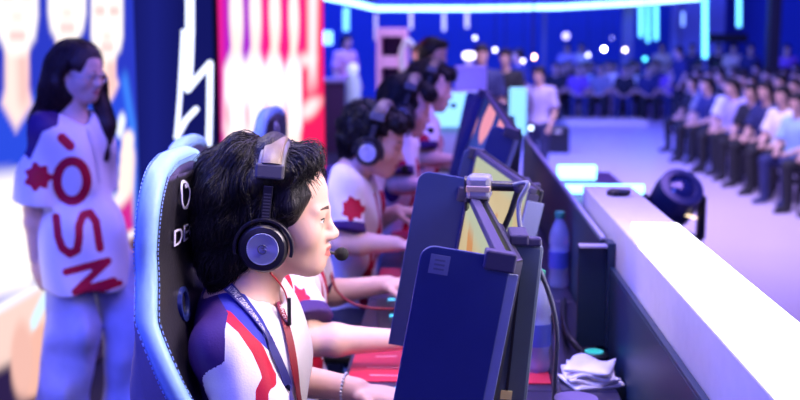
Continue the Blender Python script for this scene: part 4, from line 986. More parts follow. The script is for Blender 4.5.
# ------------------------------------------------------------------ headsets
M_CUP = mat('black_headset_plastic', (.018, .016, .026), .30); M_PAD = mat('tan_grey_leather_pad', (.17, .125, .085), .42, bump=.3, scale=140); M_GREYBLOCK = mat('grey_headset_hinge', (.10, .095, .115), .4)
M_DISC = mat('brushed_aluminium_disc', (.46, .50, .74), .30, .55)
nt = M_DISC.node_tree; bs = nt.nodes['Principled BSDF']; bs.inputs['Anisotropic'].default_value = .85
tn = nt.nodes.new('ShaderNodeTangent'); tn.direction_type = 'RADIAL'; tn.axis = 'Y'; nt.links.new(tn.outputs[0], bs.inputs['Tangent'])
def headset(F, label, detail=True, cz=-.026, cx=.004, mic=True, tilt=0.0):
    if tilt: F = Frame(F.p(0, 0, cz) - F.R @ np.array(Matrix.Rotation(tilt, 3, 'Y')) @ np.array([0, 0, cz]) * F.k, F.R @ np.array(Matrix.Rotation(tilt, 3, 'Y')), F.k)
    t = thing('headset', label, 'headset', F.p(0, 0, 0), 0, 'over-ear headsets on the players')
    t.rotation_euler = Matrix(F.R).to_euler(); k = F.k * 1.0
    q = lambda x, y, z: Vector((x, y, z)) * k
    for sd in (-1, 1):
        c = lambda y: q(cx, sd * y, cz)
        cup = MB().lathe([(a * k, h * k) for a, h in ((.030, .082), (.040, .086), (.0435, .092), (.0440, .101), (.0425, .108), (.0385, .1125), (.0300, .1140), (.0290, .1125), (.001, .1125))], q(cx, 0, cz), (0, sd, 0), 48).build('ear_cup', M_CUP, t, 35)
        MB().lathe([(a * k, h * k) for a, h in ((.024, .068), (.034, .066), (.0415, .070), (.0425, .078), (.038, .084), (.026, .084))], q(cx, 0, cz), (0, sd, 0), 40).build('ear_cushion', M_SOFT, t, 60)
        d = MB().lathe([(a * k, h * k) for a, h in ((.0285, 0), (.0285, .0012), (.0272, .0022), (.0265, .0018), (.004, .0006), (.001, .0006))], (0, 0, 0), (0, sd, 0), 48).build('disc', M_DISC, t, 25); d.location = q(cx, sd * .1126, cz)
        if detail:
            lg = MB(); pts = [(.0075 * math.cos(a), .0075 * math.sin(a)) for a in np.linspace(.7, 5.4, 20)] + [(.0068, -.001), (.0005, -.001)]
            lg.tube([(x, 0, z) for x, z in pts], .0011, 6); lg.tube([(-.002, 0, .002), (.0035, 0, .0025), (.0015, 0, .0055)], .0009, 6)
            lo_ = lg.build('logo', mat('dark_engraving', (.10, .10, .16), .4), d, 0); lo_.location = (0, sd * .0020, 0)
        # swivel yoke: an arc hugging the cup, over its top from front to back
        m = MB(); n_ = 30; A = np.linspace(math.radians(-14), math.radians(196), n_); Lf, Rt, Tk = [], [], []
        for a in A:
            r0 = .0475; Lf.append(q(cx + r0 * math.cos(a), sd * .091, cz + r0 * math.sin(a))); Rt.append(q(cx + r0 * math.cos(a), sd * .108, cz + r0 * math.sin(a))); Tk.append(q(.0060 * math.cos(a), 0, .0060 * math.sin(a)))
        m.strip(Lf, Rt, Tk); m.build('yoke', M_CUP, t, 30, .0012)
        # slider up the side of the head
        s0, s1 = q(cx, sd * .1005, cz + .050), q(cx + .002, sd * .098, .066)
        sl = MB(); ax = (s1 - s0); R = Matrix((Vector((1, 0, 0)), ax.normalized().cross(Vector((1, 0, 0))), ax.normalized())).transposed()
        sl.box((s0 + s1) / 2, (.0165 * k, .0050, ax.length * 1.15), R).build('slider', M_CUP, t, 0, .0012)
        if detail:
            m = MB()
            for j in range(8): m.box(s0.lerp(s1, .12 + .1 * j) + Vector((0, sd * .003, 0)), (.012 * k, .0016, .0022), R)
            m.build('slider_notches', M_GREYBLOCK, t, 0)
        zz = .096; MB().box(q(cx + .003, sd * .0985, zz), (.050 * k, .017, .027 * k), Matrix.Rotation(sd * .10, 3, 'X')).build('hinge_block', M_GREYBLOCK, t, 0, .004)
    # padded band over the crown
    def band(name, w, r, th, a0, a1, mt, n_=40, crown=.0):
        rows = []
        for a in np.linspace(a0, a1, n_):
            ny, nz = math.cos(a), math.sin(a); row = []
            for j in range(13):
                u = 2 * PI * j / 12 * 1.0; sx, sn = math.cos(u), math.sin(u); ex = abs(sx) ** .5 * np.sign(sx); en = abs(sn) ** .7 * np.sign(sn)
                rr = r + th / 2 * en; row.append(q(cx + .004 + w / 2 * ex, (.100 + rr) * ny, .082 + (.050 + rr) * nz))
            rows.append(row[:-1])
        m = MB(); K = 12; vs = [p for r_ in rows for p in r_]
        m._add(vs, [(i * K + j, i * K + (j + 1) % K, (i + 1) * K + (j + 1) % K, (i + 1) * K + j) for i in range(len(rows) - 1) for j in range(K)] + [tuple(range(K)), tuple((len(rows) - 1) * K + j for j in reversed(range(K)))])
        return m.build(name, mt, t, 60)
    band('headband', .048, .004, .014, math.radians(16), math.radians(164), M_GREYBLOCK)
    band('headband_pad', .036, .010, .016, math.radians(26), math.radians(154), M_PAD)
    if mic:
        pts = smooth_path([q(cx + .02, .108, cz - .02), q(.055, .105, -.060), q(.090, .075, -.072), q(.118, .040, -.068)], 8)
        b_ = MB().tube(pts, .0030, 8).build('mic_boom', M_CUP, t, 180)
        MB().lathe([(.002, -.013), (.008, -.011), (.0118, -.005), (.0128, 0), (.0115, .006), (.008, .010), (.002, .0125)], q(.121, .034, -.067), (.8, -.5, .1), 18).build('mic_foam', mat('black_foam', (.008, .008, .010), .95, bump=.6, scale=400), b_, 60)
    return t
h1 = headset(F1, 'black headset with brushed metal disc on the nearest player', cz=-.040, cx=-.013, tilt=math.radians(2.5))
# its thin red cable, down over the jersey
cz_ = lambda x, y, z: F1.p(x, y, z)
pts = [Vector(F1.p(.000, -.100, -.084)), PY(284, 290, 1.885), PY(289, 312, 1.885), PY(287, 330, 1.885), PY(284, 345, 1.89)]
t = thing('headset_cable', 'thin red cable hanging from the nearest headset over the jersey', 'cable', pts[0])
part(t, 'wire', MB().tube(smooth_path(pts, 8), .0016, 6), mat('red_wire', (.55, .01, .02), .35), 180)
part(t, 'inline_control', MB().tube([PY(289, 298, 1.88), PY(289.5, 325, 1.882)], [.0036, .0036], 10), M_BLACK, 40)

# ------------------------------------------------------------------ further players: same team jerseys
def player(label, J, F, seed, flower_px, fl_r, vox=.008, hs_label=None, lean_legs=True, hair_m=None, skip_far=False):
    J = arr(J); root = thing('person', label, 'person', (J['pel'][0], J['pel'][1], 0), 0, 'esports players at the desks')
    lo, hi = bounds(J, F, .20); lo[2] = 0
    s = SDF(lo, hi, vox * .85); body_shape(s, J, F, .96); me = s.mesh('body', True); head_marks(me, F); hold(root, 'body', me, M_SKIN)
    s = SDF(lo, hi, vox); jersey_shape(s, J, .013, 1.0, .82, .018, boat=.078); s.wob(.003, 24, seed); me = s.mesh('jersey', True); V = coords(me); q = to_px(V)
    R = torso_axes(J); L = (V - J['neck']) @ R; near = L[:, 1] < .02
    fl = sd_flower(q, flower_px, fl_r); fh = sd_flower_heart(q, flower_px, fl_r)
    cuff = np.full(len(V), -1.0)
    for a in 'LR':
        d = J['el' + a] - J['sh' + a]; ln = np.linalg.norm(d); tt = (V - J['sh' + a]) @ d / ln; rad = np.linalg.norm((V - J['sh' + a]) - tt[:, None] * (d / ln), axis=1)
        cuff = np.maximum(cuff, np.minimum(tt - ln * .82 + .030, .085 - rad))
    yoke = np.maximum(np.minimum(-.015 - L[:, 0], L[:, 2] + .26), .030 - np.abs(L[:, 2] - .03) - .5 * np.maximum(0, np.abs(L[:, 1]) - .10))
    put_attr(me, 'navy', np.maximum(cuff, yoke)); put_attr(me, 'heart', np.where(near, fh, -1))
    stripe = np.minimum(.022 - np.abs(np.abs(L[:, 1]) - .055 + .10 * (L[:, 2] + .22)), np.minimum(L[:, 0], -.06 - L[:, 2]))
    ring = np.minimum(np.minimum(.055 - np.hypot(L[:, 1] + .03, L[:, 2] + .26), np.hypot(L[:, 1] + .03, L[:, 2] + .26) - .028), L[:, 0])
    put_attr(me, 'red', np.maximum(np.where(near, fl, -1), np.maximum(stripe, ring))); put_attr(me, 'blue', np.minimum(np.minimum(.02 - np.abs(L[:, 1] - .10), L[:, 0]), -.15 - L[:, 2]))
    hold(root, 'jersey', me, M_JERSEY)
    legs_wear(root, J, vox * 1.6, M_DARKCLOTH, M_SHOE)
    s = SDF(F.c - .24, F.c + .24, .0055); short_hair(s, F); s.wob(.003, 60, seed); hm = s.mesh('hair', True)
    rng = np.random.default_rng(seed); vv = coords(hm); n_ = 900; cr = np.array(F.p(-.03, 0, .14))
    Vh, Qh = strands(s, vv[rng.integers(0, len(vv), n_)], lambda P: (P - cr) * 6 + F.R[:, 2] * -.4, 7, .011, .006, .0018, rng, .008)
    Lr = F.inv(Vh).reshape(n_, -1, 3); bad = ((Lr[:, :, 0] > .045) & (Lr[:, :, 2] < .045)).any(1); kq = np.tile(~np.repeat(bad, 6), 3)
    hold(root, 'hair', join_arrays(hm, Vh, Qh[kq]), hair_m or M_HAIR)
    if hs_label: headset(F, hs_label, False)
    return root
def P_(px, py, Y): p = PY(px, py, Y); return np.array([p.x, p.y, p.z])
# second player: leaning back, all but the forearms and one sleeve hidden behind the nearest
F2 = Frame(np.array([-.455, 2.78, 1.135]), rot_head(.05, .15), .97)
J2 = seated(-.41, 2.80, neck=(-.06, 0, 1.00), pz=.55)
J2.update(shR=(-.40, 2.62, .985), elR=P_(309, 340, 2.50), wrR=P_(398, 340, 2.52), shL=(-.40, 2.98, .985), elL=P_(312, 296, 3.06), wrL=P_(388, 284, 3.03))
J2['hdR'] = hand_frame(J2['wrR'], P_(420, 343, 2.53), curl=.3); J2['hdL'] = hand_frame(J2['wrL'], P_(410, 283, 3.0), thumb=(0, -1, 0), curl=.3)
player('second player, hidden but for forearms and flowered sleeve behind the nearest', J2, F2, 21, (298, 298), 12, .0075, 'headset on the second player, hidden behind the nearest player')
# third player
c = P_(374, 142, 3.65); F3 = Frame(c, rot_head(math.radians(-6), math.radians(14)), .98)
J3 = seated(-.36, 3.65, neck=(.02, 0, 1.11))
J3.update(shR=P_(343, 187, 3.47), elR=P_(343, 243, 3.42), wrR=P_(396, 244, 3.44), shL=(-.30, 3.84, 1.06), elL=(-.30, 3.90, .88), wrL=P_(398, 211, 3.85))
J3['hdR'] = hand_frame(J3['wrR'], P_(415, 247, 3.45), curl=.3); J3['hdL'] = hand_frame(J3['wrL'], P_(415, 212, 3.82), thumb=(0, -1, 0), curl=.3)
player('third player looking down, headset on, red flower on his white sleeve', J3, F3, 22, (353, 209), 12, .008, 'headset with pale disc on the third player')
c = P_(406, 108, 4.5); F4 = Frame(c, rot_head(math.radians(-4), math.radians(14)), .98)
J4 = seated(-.28, 4.50, neck=(.04, 0, 1.13))
J4.update(shR=P_(393, 135, 4.33), elR=P_(396, 184, 4.28), wrR=P_(432, 187, 4.30), shL=(-.20, 4.68, 1.10), elL=(-.20, 4.76, .90), wrL=(.0, 4.72, .88))
J4['hdR'] = hand_frame(J4['wrR'], P_(450, 188, 4.31), curl=.3); J4['hdL'] = hand_frame(J4['wrL'], (.1, 4.71, .87), thumb=(0, -1, 0), curl=.3)
player('fourth player, dark hair and headset, flower on the sleeve beside the third', J4, F4, 23, (401, 166), 7.5, .009, 'headset on the fourth player behind the third player')
c = P_(431, 88, 5.35); F5 = Frame(c, rot_head(math.radians(-10), math.radians(10)), .98)
J5 = seated(-.20, 5.35, neck=(.05, 0, 1.15))
J5.update(shR=P_(420, 113, 5.18), elR=P_(424, 158, 5.13), wrR=P_(452, 160, 5.15), shL=(-.12, 5.53, 1.12), elL=(-.12, 5.60, .92), wrL=(.06, 5.56, .90))
J5['hdR'] = hand_frame(J5['wrR'], P_(466, 160, 5.15), curl=.3); J5['hdL'] = hand_frame(J5['wrL'], (.15, 5.55, .89), thumb=(0, -1, 0), curl=.3)
player('farthest player of the row, dark hair, headset with bright dot', J5, F5, 24, (424, 139), 6, .010, 'headset on the farthest player in the row')

# ------------------------------------------------------------------ the standing woman at the video wall
fw = np.array([math.cos(math.radians(-24)), math.sin(math.radians(-24)), 0]); lf = np.array([-fw[1], fw[0], 0]); up = np.array([0, 0, 1.0])
hip = P_(87, 300, 4.17); hip[2] = .80; nk = P_(71, 117, 4.17)
JW = dict(pel=hip, neck=nk, shR=nk - lf * .150 - up * .055, shL=nk + lf * .125 - up * .065 - fw * .03)
JW['elR'] = P_(33, 208, 4.03); JW['wrR'] = P_(35, 258, 4.05); JW['elL'] = JW['shL'] - up * .27 + lf * .05; JW['wrL'] = JW['elL'] + fw * .12 - up * .2
for a, s_ in (('L', 1), ('R', -1)):
    JW['hip' + a] = hip + lf * .085 * s_ - up * .03; st = .10 if a == 'L' else -.06
    JW['kn' + a] = hip + lf * .10 * s_ - up * .38 + fw * (st * .7 + .05); JW['an' + a] = np.array([*(hip + lf * .11 * s_ + fw * st)[:2], .09]); JW['to' + a] = JW['an' + a] + fw * .15 - up * .05
JW['hdR'] = hand_frame(JW['wrR'], JW['wrR'] + np.array([.03, .0, -.1]), palm=lf, thumb=fw, curl=.35); JW['hdL'] = hand_frame(JW['wrL'], JW['wrL'] + fw * .05 - up * .1, palm=-lf, thumb=fw, curl=.35)
JW = arr(JW); hc = P_(79, 74, 4.17); FW = Frame(hc, rot_head(math.radians(-22), math.radians(8)), .94)
w = thing('person', 'standing woman with long dark hair, glasses, lettered jersey and pale jeans', 'person', (hip[0], hip[1], 0))
lo, hi = bounds(JW, FW, .22); lo[2] = 0
s = SDF(lo, hi, .007); body_shape(s, JW, FW, .86); me = s.mesh('body', True); head_marks(me, FW); hold(w, 'body', me, M_SKIN)
s = SDF(lo, hi, .0075); R = torso_axes(JW)
torso(s, JW, .018, .90)
s.cap(JW['pel'], JW['pel'] - up * .20, .142, .150, .06)
for a in 'LR': s.cap(JW['hip' + a] + up * .06, JW['hip' + a] - up * .22 + fw * .02, .098, .116, .06)
for a in 'LR':
    e = JW['sh' + a] * .04 + JW['el' + a] * .96; s.cap(JW['sh' + a], e, .066, .085, .04, cut1=.97)
s.cap(JW['neck'] - R[:, 2] * .005 + R[:, 0] * .012, JW['neck'] + R[:, 2] * .15 + R[:, 0] * .05, .064, .09, .012, sub=True)
s.plane((-1.38, 0, .600), (-0.06, 0, -1)); s.wob(.006, 14, 8)
me = s.mesh('jersey', True); V = coords(me); q = to_px(V); front = ((V - JW['pel']) @ fw) > -.03
a_ = np.arctan2((V - JW['pel']) @ lf, (V - JW['pel']) @ fw)
red = sd_line(q, [(72 + 15 * math.cos(x), 181 + 20 * math.sin(x)) for x in np.linspace(0, 6.3, 28)], 4.8)                       # O
red = np.maximum(red, sd_line(q, [(56, 217), (58, 236), (62, 248), (70, 254), (77, 250), (79, 238), (79, 226), (83, 215), (90, 213), (96, 222), (100, 248)], 4.2))   # S on its side
red = np.maximum(red, sd_line(q, [(66, 272), (108, 261), (75, 292), (114, 281)], 3.8))                                            # N on its side
red = np.maximum(red, sd_line(q, [(62, 138), (70, 146)], 5)); red = np.maximum(red, sd_line(q, [(76, 300), (120, 283)], 3.0))
red = np.where(front, red, -1); sleeve = ((V - JW['shR']) @ lf) < .02
fl = np.where(sleeve, sd_flower(q, (38, 177), 15), -1)
put_attr(me, 'red', np.maximum(np.where(sleeve & (q[:, 0] < 51) & (q[:, 1] < 200), -1, red), fl)); put_attr(me, 'heart', np.where(sleeve, sd_flower_heart(q, (38, 177), 15), -1))
put_attr(me, 'navy', np.maximum(sd_poly(q, [(20, 150), (30, 108), (60, 104), (58, 125), (42, 132), (30, 160)]) * np.where(V[:, 1] < 4.3, 1, 0), -.5))
hold(w, 'jersey', me, M_JERSEY)
s = SDF(np.array([lo[0], lo[1], 0]), np.array([hi[0], hi[1], .95]), .009)
s.ell(JW['pel'] - up * .10, (.108, .140, .12), np.stack([fw, lf, up], 1), .04)
for a in 'LR': s.cap(JW['hip' + a], JW['kn' + a], .086, .090, .03); s.cap(JW['kn' + a], JW['an' + a] - up * .02, .092, .105, .03)
s.plane((0, 0, .03), (0, 0, -1)); s.plane((0, 0, .74), (0, 0, 1)); s.wob(.005, 18, 4); s.wob(.003, 34, 5); hold(w, 'jeans', s.mesh('jeans', True), M_JEANS)
for a in 'LR':
    s = SDF(JW['an' + a] - .2, JW['an' + a] + .22, .010); s.cap(JW['an' + a] - up * .05, JW['to' + a], .045, .038, .03); s.plane((0, 0, .004), (0, 0, -1)); hold(w, 'shoe', s.mesh('shoe'), mat('white_sneaker', (.7, .7, .72), .5))
# long hair, parted, over the back and the front of the shoulder
s = SDF(FW.c - np.array([.3, .3, .52]), FW.c + .24, .006)
E = lambda c, r, k=.02, sub=False: s.ell(FW.p(*c), np.array(r), FW.R, k, sub)
E((-.022, 0, .040), (.106, .092, .094)); E((-.060, 0, -.05), (.068, .092, .13), .04)
s.cap(FW.p(-.05, -.055, -.05), FW.p(-.115, -.075, -.22), .065, .042, .04); s.cap(FW.p(-.06, .055, -.05), FW.p(-.11, .075, -.24), .06, .04, .04); s.cap(FW.p(-.07, 0, -.05), FW.p(-.14, 0, -.27), .07, .045, .04)
s.cap(FW.p(.03, .080, -.02), FW.p(.095, .075, -.20), .032, .030, .03); s.cap(FW.p(.095, .075, -.20), FW.p(.11, .065, -.33), .030, .014, .03)
E((.112, -.01, -.030), (.080, .062, .100), .012, True); E((.03, -.085, -.03), (.035, .04, .055), .012, True)
s.wob(.0015, 30, 9); hm = s.mesh('hair', True); rng = np.random.default_rng(12); vv = coords(hm); n_ = 1500
Vh, Qh = strands(s, vv[rng.integers(0, len(vv), n_)], lambda P: np.array([0, 0, -1.6]) + (P - FW.p(0, 0, .12)) * 2.0, 8, .022, .003, .0022, rng, .001)
Lr = FW.inv(Vh).reshape(n_, -1, 3); bad = ((Lr[:, :, 0] > .05) & (np.abs(Lr[:, :, 1]) < .068) & (Lr[:, :, 2] < .05)).any(1); kq = np.tile(~np.repeat(bad, 7), 3)
hold(w, 'hair', join_arrays(hm, Vh, Qh[kq]), M_HAIRBROWN)
m = MB()
for y in (-.031, .031): m.tube([FW.p(.097 - .06 * abs(y) * abs(math.cos(a)), y + .022 * math.cos(a), -.002 + .019 * math.sin(a)) for a in np.linspace(0, 2 * PI, 20)], .0022, 6)
m.tube([FW.p(.098, -.009, .002), FW.p(.100, 0, .005), FW.p(.098, .009, .002)], .0014, 6)
for y in (-1, 1): m.tube([FW.p(.094, y * .053, .003), FW.p(.06, y * .073, .003), FW.p(-.01, y * .080, .000)], .0014, 6)
part(w, 'glasses', m, M_SILVER, 180)
rb, mid = on_cloth(me, [(82, 108), (86, 122), (90, 138), (94, 152), (97, 166), (99, 182)], .016, .006, 'lanyard', mat('white_lanyard_ribbon', (.75, .72, .82), .5), w)
# ------------------------------------------------------------------ the hall behind
def gx(px, py, Y): return PY(px, py, Y)
# lit edge of the ceiling canopy and hanging light tubes
Yc = 30
t = thing('light_strip', 'long cyan white light strip running across the top of the hall', 'light', gx(470, 9, Yc))
pts = [gx(316, -5, Yc - 6), gx(345, 1, Yc - 3), gx(376, 8.5, Yc), gx(470, 8.5, Yc), gx(560, 7, Yc), gx(625, 3.5, Yc), gx(700, -2, Yc)]
part(t, 'light_tube', MB().tube([a.lerp(b, k / 5) for a, b in zip(pts[:-1], pts[1:]) for k in range(5)] + [pts[-1]], .065, 8), mat('cyan_white_strip', (.5, .8, .9), emit=(.42, .88, 1.0), strength=3.2), 180)
m = MB()
for a, b in zip(pts[:-1], pts[1:]): m.hexa([p + Vector((0, dy, dz)) for dz in (.10, .26) for dy in (0, .25) for p in (a, b)])
part(t, 'housing', m, mat('blue_canopy_paint', (.10, .10, .5), .6), 0)
for px, y0, y1, Y, w, c, st, lab in ((346, 8, 31, 28, .14, (.20, .62, 1.0), 1.6, 'blue hanging light tube above the woman in pink'), (376, 14, 40, 29, .07, (.95, .75, .55), .55, 'pale warm hanging tube at the corner of the light strip'),
        (411, 12, 29, 29, .07, (.95, .85, .75), .8, 'warm white hanging tube over the pink framed cabinet'), (444, 12, 31, 29, .07, (.85, .85, .9), .9, 'white hanging tube right of the cabinet'), (467, 12, 28, 29, .08, (.9, .85, .75), .9, 'warm hanging tube over the lavender box'),
        (641, 6, 37, 27, .09, (.15, .70, 1.0), 2.2, 'leftmost cyan hanging tube of the far cluster'), (648, 4, 42, 28, .08, (.15, .75, 1.0), 2.0, 'long cyan hanging tube in the middle of the far cluster'), (656, 5, 40, 27.5, .09, (.15, .75, 1.0), 2.2, 'right cyan hanging tube of the far cluster'),
        (705, -4, 58, 26, .10, (.15, .72, 1.0), 3.0, 'longest bright cyan light tube, near the dark pillar'), (739, -4, 27, 26, .09, (.15, .65, 1.0), 2.4, 'short cyan hanging tube left of the dark pillar'), (683, 12, 26, 28, .06, (.3, .5, 1.0), 1.4, 'small blue hanging tube beside the longest light tube')):
    a, b = gx(px, y0, Y), gx(px, y1, Y)
    t = thing('pendant_light', lab, 'light', b, 0, 'hanging light tubes in the hall')
    part(t, 'light_tube', MB().tube([a, b], w * .55, 10), mat('pendant_glow', c, emit=c, strength=st), 60)
    part(t, 'cord', MB().tube([Vector((a.x, a.y, 7.5)), a], .006, 6), M_BLACK, 60)
def pillar(px0, px1, Y, z0, z1, m_):
    a, b = gx(px0, 100, Y), gx(px1, 100, Y); o = MB().box(((a.x + b.x) / 2, Y, (z0 + z1) / 2), (b.x - a.x, b.x - a.x, z1 - z0)).build('pillar', m_, None, 0, .02); return struct(o)
M_PIL = mat('grey_violet_pillar', (.22, .20, .42), .6); M_PALE = mat('pale_blue_partition', (.30, .32, .72), .6); M_DARKPIL = mat('black_pillar', (.008, .008, .02), .5)
pillar(620, 631, 31, HALL_Z, 5, M_PIL); pillar(541, 545, 32, HALL_Z, 5, M_PIL); pillar(764, 776, 22, HALL_Z, 5, M_DARKPIL); pillar(668, 676, 33, HALL_Z, 5, M_PALE)
o = MB().box((gx(700, 20, 33).x, 33.2, 2.2), (1.5, .12, 3.6)).build('wall_panel', M_PALE, None, 0); struct(o)
a = gx(715, 34, 28); o = MB().box((a.x + .35, 28.2, a.z - .1), (1.0, .08, .22)).build('hall_sign', M_BLACK, None, 0, .01); tag(o, 'dark blank sign bar hanging beneath the short cyan tube', 'sign')
# warm and white lamps, far out of focus
for px, py, Y, r, c, st, lab in ((604, 49, 27, .075, (1, .95, .95), 16, 'bright white lamp above the far audience'), (588, 55, 27, .07, (.7, .7, 1), 4, 'dim white lamp left of the bright white one'), (625, 50, 27.5, .08, (1, .85, .7), 5, 'warm lamp right of the bright white one'),
        (534, 57, 18, .06, (1, .55, .25), 9, 'orange lamp above the walking person in lilac'), (505, 67, 15, .05, (1, .95, .85), 9, 'white lamp over the dark standing figure'), (495, 50, 16, .05, (.7, .7, 1), 4, 'dim blue white lamp near the top of the dark figure'),
        (523, 61, 18, .05, (.8, .75, 1), 4, 'pale violet lamp left of the orange one'), (531, 128, 10, .03, (.6, .8, 1), 4, 'small pale blue lamp low beside the cyan banner'), (566, 36, 29, .16, (.55, .5, 1), 1.6, 'large pale lavender globe lamp on the far blue wall'),
        (645, 59, 27, .08, (.1, .8, .8), 3, 'teal lamp among the far audience'), (475, 38, 24, .05, (.8, .85, 1), 5, 'white lamp left of the slim pillar'), (612, 38, 28, .04, (.6, .6, 1), 2, 'faint lamp beside the grey pillar')):
    r *= .55; st *= 1.5; p = gx(px, py, Y); t = thing('lamp', lab, 'lamp', p, 0, 'small lamps far back in the hall')
    MB().lathe([(r * math.sin(a), -r * math.cos(a)) for a in np.linspace(.01, PI - .01, 12)], (0, 0, 0), n=16).build('bulb', mat('lamp_glow', c, emit=c, strength=st), t, 180)
    MB().tube([(0, 0, r), (0, 0, 7.5 - p.z)], .005, 6).build('cord', M_BLACK, t, 60)
# counter area at the end of the players' row
def box_from(px0, py0, px1, py1, Y, depth, zlow=None):
    a, b = gx(px0, py0, Y), gx(px1, py1, Y); zl = b.z if zlow is None else zlow
    return MB().box(((a.x + b.x) / 2, Y + depth / 2, (a.z + zl) / 2), (b.x - a.x, depth, a.z - zl)), Vector(((a.x + b.x) / 2, Y + depth / 2, zl))
m, p = box_from(428, 91, 478, 141, 6.15, .35, 0); t = thing('white_counter', 'white counter with added cyan glow at the end of the players row', 'counter', p)
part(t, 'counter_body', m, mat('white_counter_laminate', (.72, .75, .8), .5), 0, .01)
m, _ = box_from(431, 93, 476, 127, 6.12, .03); part(t, 'added_glow_front', m, mat('cyan_added_glow', (.5, .8, .9), emit=(.25, .78, 1.0), strength=.95), 0)  # emission stands in for bright cyan light on the counter front; no lamp
m, p = box_from(455, 66, 487, 91, 6.2, .2); o = m.build('lavender_box', mat('lavender_board', (.42, .36, .68), .6), None, 0, .008); tag(o, 'lavender box standing on the white counter with cyan glow', 'box')
p = gx(469, 62, 6.3); p.z = gx(469, 66, 6.2).z; t = thing('desk_lamp', 'small glowing white lamp on top of the lavender box', 'lamp', p)
MB().lathe([(.025, 0), (.025, .03), (.015, .035)], (0, 0, 0), n=20).build('stem', M_WHITE, t); MB().lathe([(.03, .035), (.038, .045), (.038, .07), (.02, .08)], (0, 0, 0), n=24).build('shade', mat('white_shade_glow', (.9, .9, 1), emit=(.9, .85, 1), strength=2.2), t, 60)
m, p = box_from(510, 88, 526, 136, 9.3, .06); p.z = 0; t = thing('cyan_banner', 'glowing cyan banner panel standing right of the third monitor', 'banner', p)
part(t, 'panel', m, mat('cyan_banner_light', (.4, .8, .9), emit=(.22, .72, .95), strength=.95), 0, .006); part(t, 'post', MB().tube([(p.x, p.y, .02), (p.x, p.y, .80)], .02, 10), M_BLACK); part(t, 'foot', MB().box((p.x, p.y, .01), (.26, .2, .02)), M_BLACK, 0)
# cabinet with pink frame, tube loop, dark counter, woman in pink, white stand
a, b = gx(376, 28, 13), gx(407, 92, 13); t = thing('display_cabinet', 'pink framed cabinet with two dark openings behind the third player', 'cabinet', ((a.x + b.x) / 2, 13.2, 0))
m = MB(); w = .055; zt, zm = a.z, gx(390, 62, 13).z
for x in (a.x + w / 2, b.x - w / 2): m.box((x, 13.2, zt / 2), (w, .4, zt))
for z, h in ((zt - .05, .10), (zm, .13), (.1, .2)): m.box(((a.x + b.x) / 2, 13.2, z), (b.x - a.x - w * 2, .4, h))
part(t, 'frame', m, mat('pink_white_paint', (.85, .50, .72), .45), 0, .006); part(t, 'back', MB().box(((a.x + b.x) / 2, 13.38, zt / 2), (b.x - a.x - .02, .03, zt - .02)), mat('plum_back', (.05, .02, .10), .6), 0)
pts = smooth_path([gx(403, 76, 11), gx(401, 55, 11), gx(407, 41, 11), gx(413, 47, 11), gx(415, 60, 11), gx(420, 72, 11)], 8); pts = [Vector((pts[0].x, 11, .0))] + pts
t = thing('curved_pipe', 'pale curved pipe loop standing right of the pink cabinet', 'pipe', (pts[0].x, 11, 0)); part(t, 'pipe', MB().tube(pts, .028, 10), mat('pale_green_white_pipe', (.55, .68, .72), .35), 180); part(t, 'base', MB().lathe([(.12, 0), (.12, .02), (.04, .03)], (pts[0].x, 11, 0), n=20), M_BLACK)
m, p = box_from(320, 83, 349, 110, 15, .8, 0); t = thing('dark_counter', 'dark plum counter in front of the woman in pink', 'counter', p); part(t, 'body', m, mat('plum_counter', (.06, .02, .08), .5), 0, .01); part(t, 'top', MB().box((p.x, p.y, gx(330, 82.4, 15).z + .02), (.46, .86, .04)), mat('lilac_top', (.35, .28, .6), .4), 0, .005)
p = gx(353, 100, 14.2); p.z = 0; t = thing('white_stand', 'white rounded stand with globe top right of the dark counter', 'stand', p)
zc = gx(353, 69, 14.2).z; MB().lathe([(.10, 0), (.11, .2), (.10, zc - .15), (.07, zc - .08)], (0, 0, 0), n=24).build('column', mat('cyan_white_enamel', (.62, .80, .85), .35), t, 40); MB().lathe([(.075 * math.sin(a), zc - .075 * math.cos(a)) for a in np.linspace(.05, PI - .05, 12)], (0, 0, 0), n=20).build('globe', mat('white_globe', (.8, .85, .95), .3, emit=(.7, .85, 1), strength=.5), t, 180)
o = MB().box(gx(327, 38, 20), (.2, .06, .24)).build('wall_screen', mat('cyan_screen', (.4, .8, .9), emit=(.35, .8, 1.0), strength=1.3), None, 0, .01); tag(o, 'small glowing cyan screen left of the woman in pink', 'screen')
# moving-head stage light and the dark case past the plinth
p = gx(668, 232, 5.0); base = Vector((p.x + .02, 5.0, HALL_Z)); t = thing('moving_head_light', 'black moving head stage light behind the white barrier', 'stage light', base)
hz = gx(668, 201, 5.0).z - HALL_Z
MB().box((0, 0, (hz - .22) / 2), (.30, .30, hz - .22)).build('flight_case', M_BLACK, t, 0, .015); MB().box((0, 0, hz - .19), (.24, .20, .06)).build('base', M_BLACK, t, 0, .015)
for s_ in (-1, 1): MB().box((s_ * .125, 0, hz - .07), (.03, .09, .20)).build('yoke_arm', M_BLACK, t, 0, .012)
hd = MB().lathe([(.02, -.13), (.08, -.12), (.105, -.06), (.108, .05), (.098, .11), (.066, .115), (.062, .10), (.001, .10)], (0, 0, hz), Vector((.15, -.55, .55)), 32).build('head', mat('dark_blue_lamp_shell', (.03, .04, .12), .3), t, 35)
ax = Vector((.15, -.55, .55)).normalized(); MB().lathe([(.060, 0), (.045, .012), (.02, .018), (.001, .019)], Vector((0, 0, hz)) + ax * .10, ax, 28).build('lens', mat('dark_lens', (.02, .03, .12), .05, coat=1), t, 60)
MB().box((.06, -.095, hz - .055), (.05, .012, .010), Matrix.Rotation(.3, 3, 'Y')).build('indicator', mat('warm_indicator', (.9, .7, .4), emit=(1, .75, .4), strength=2.0), t, 0)
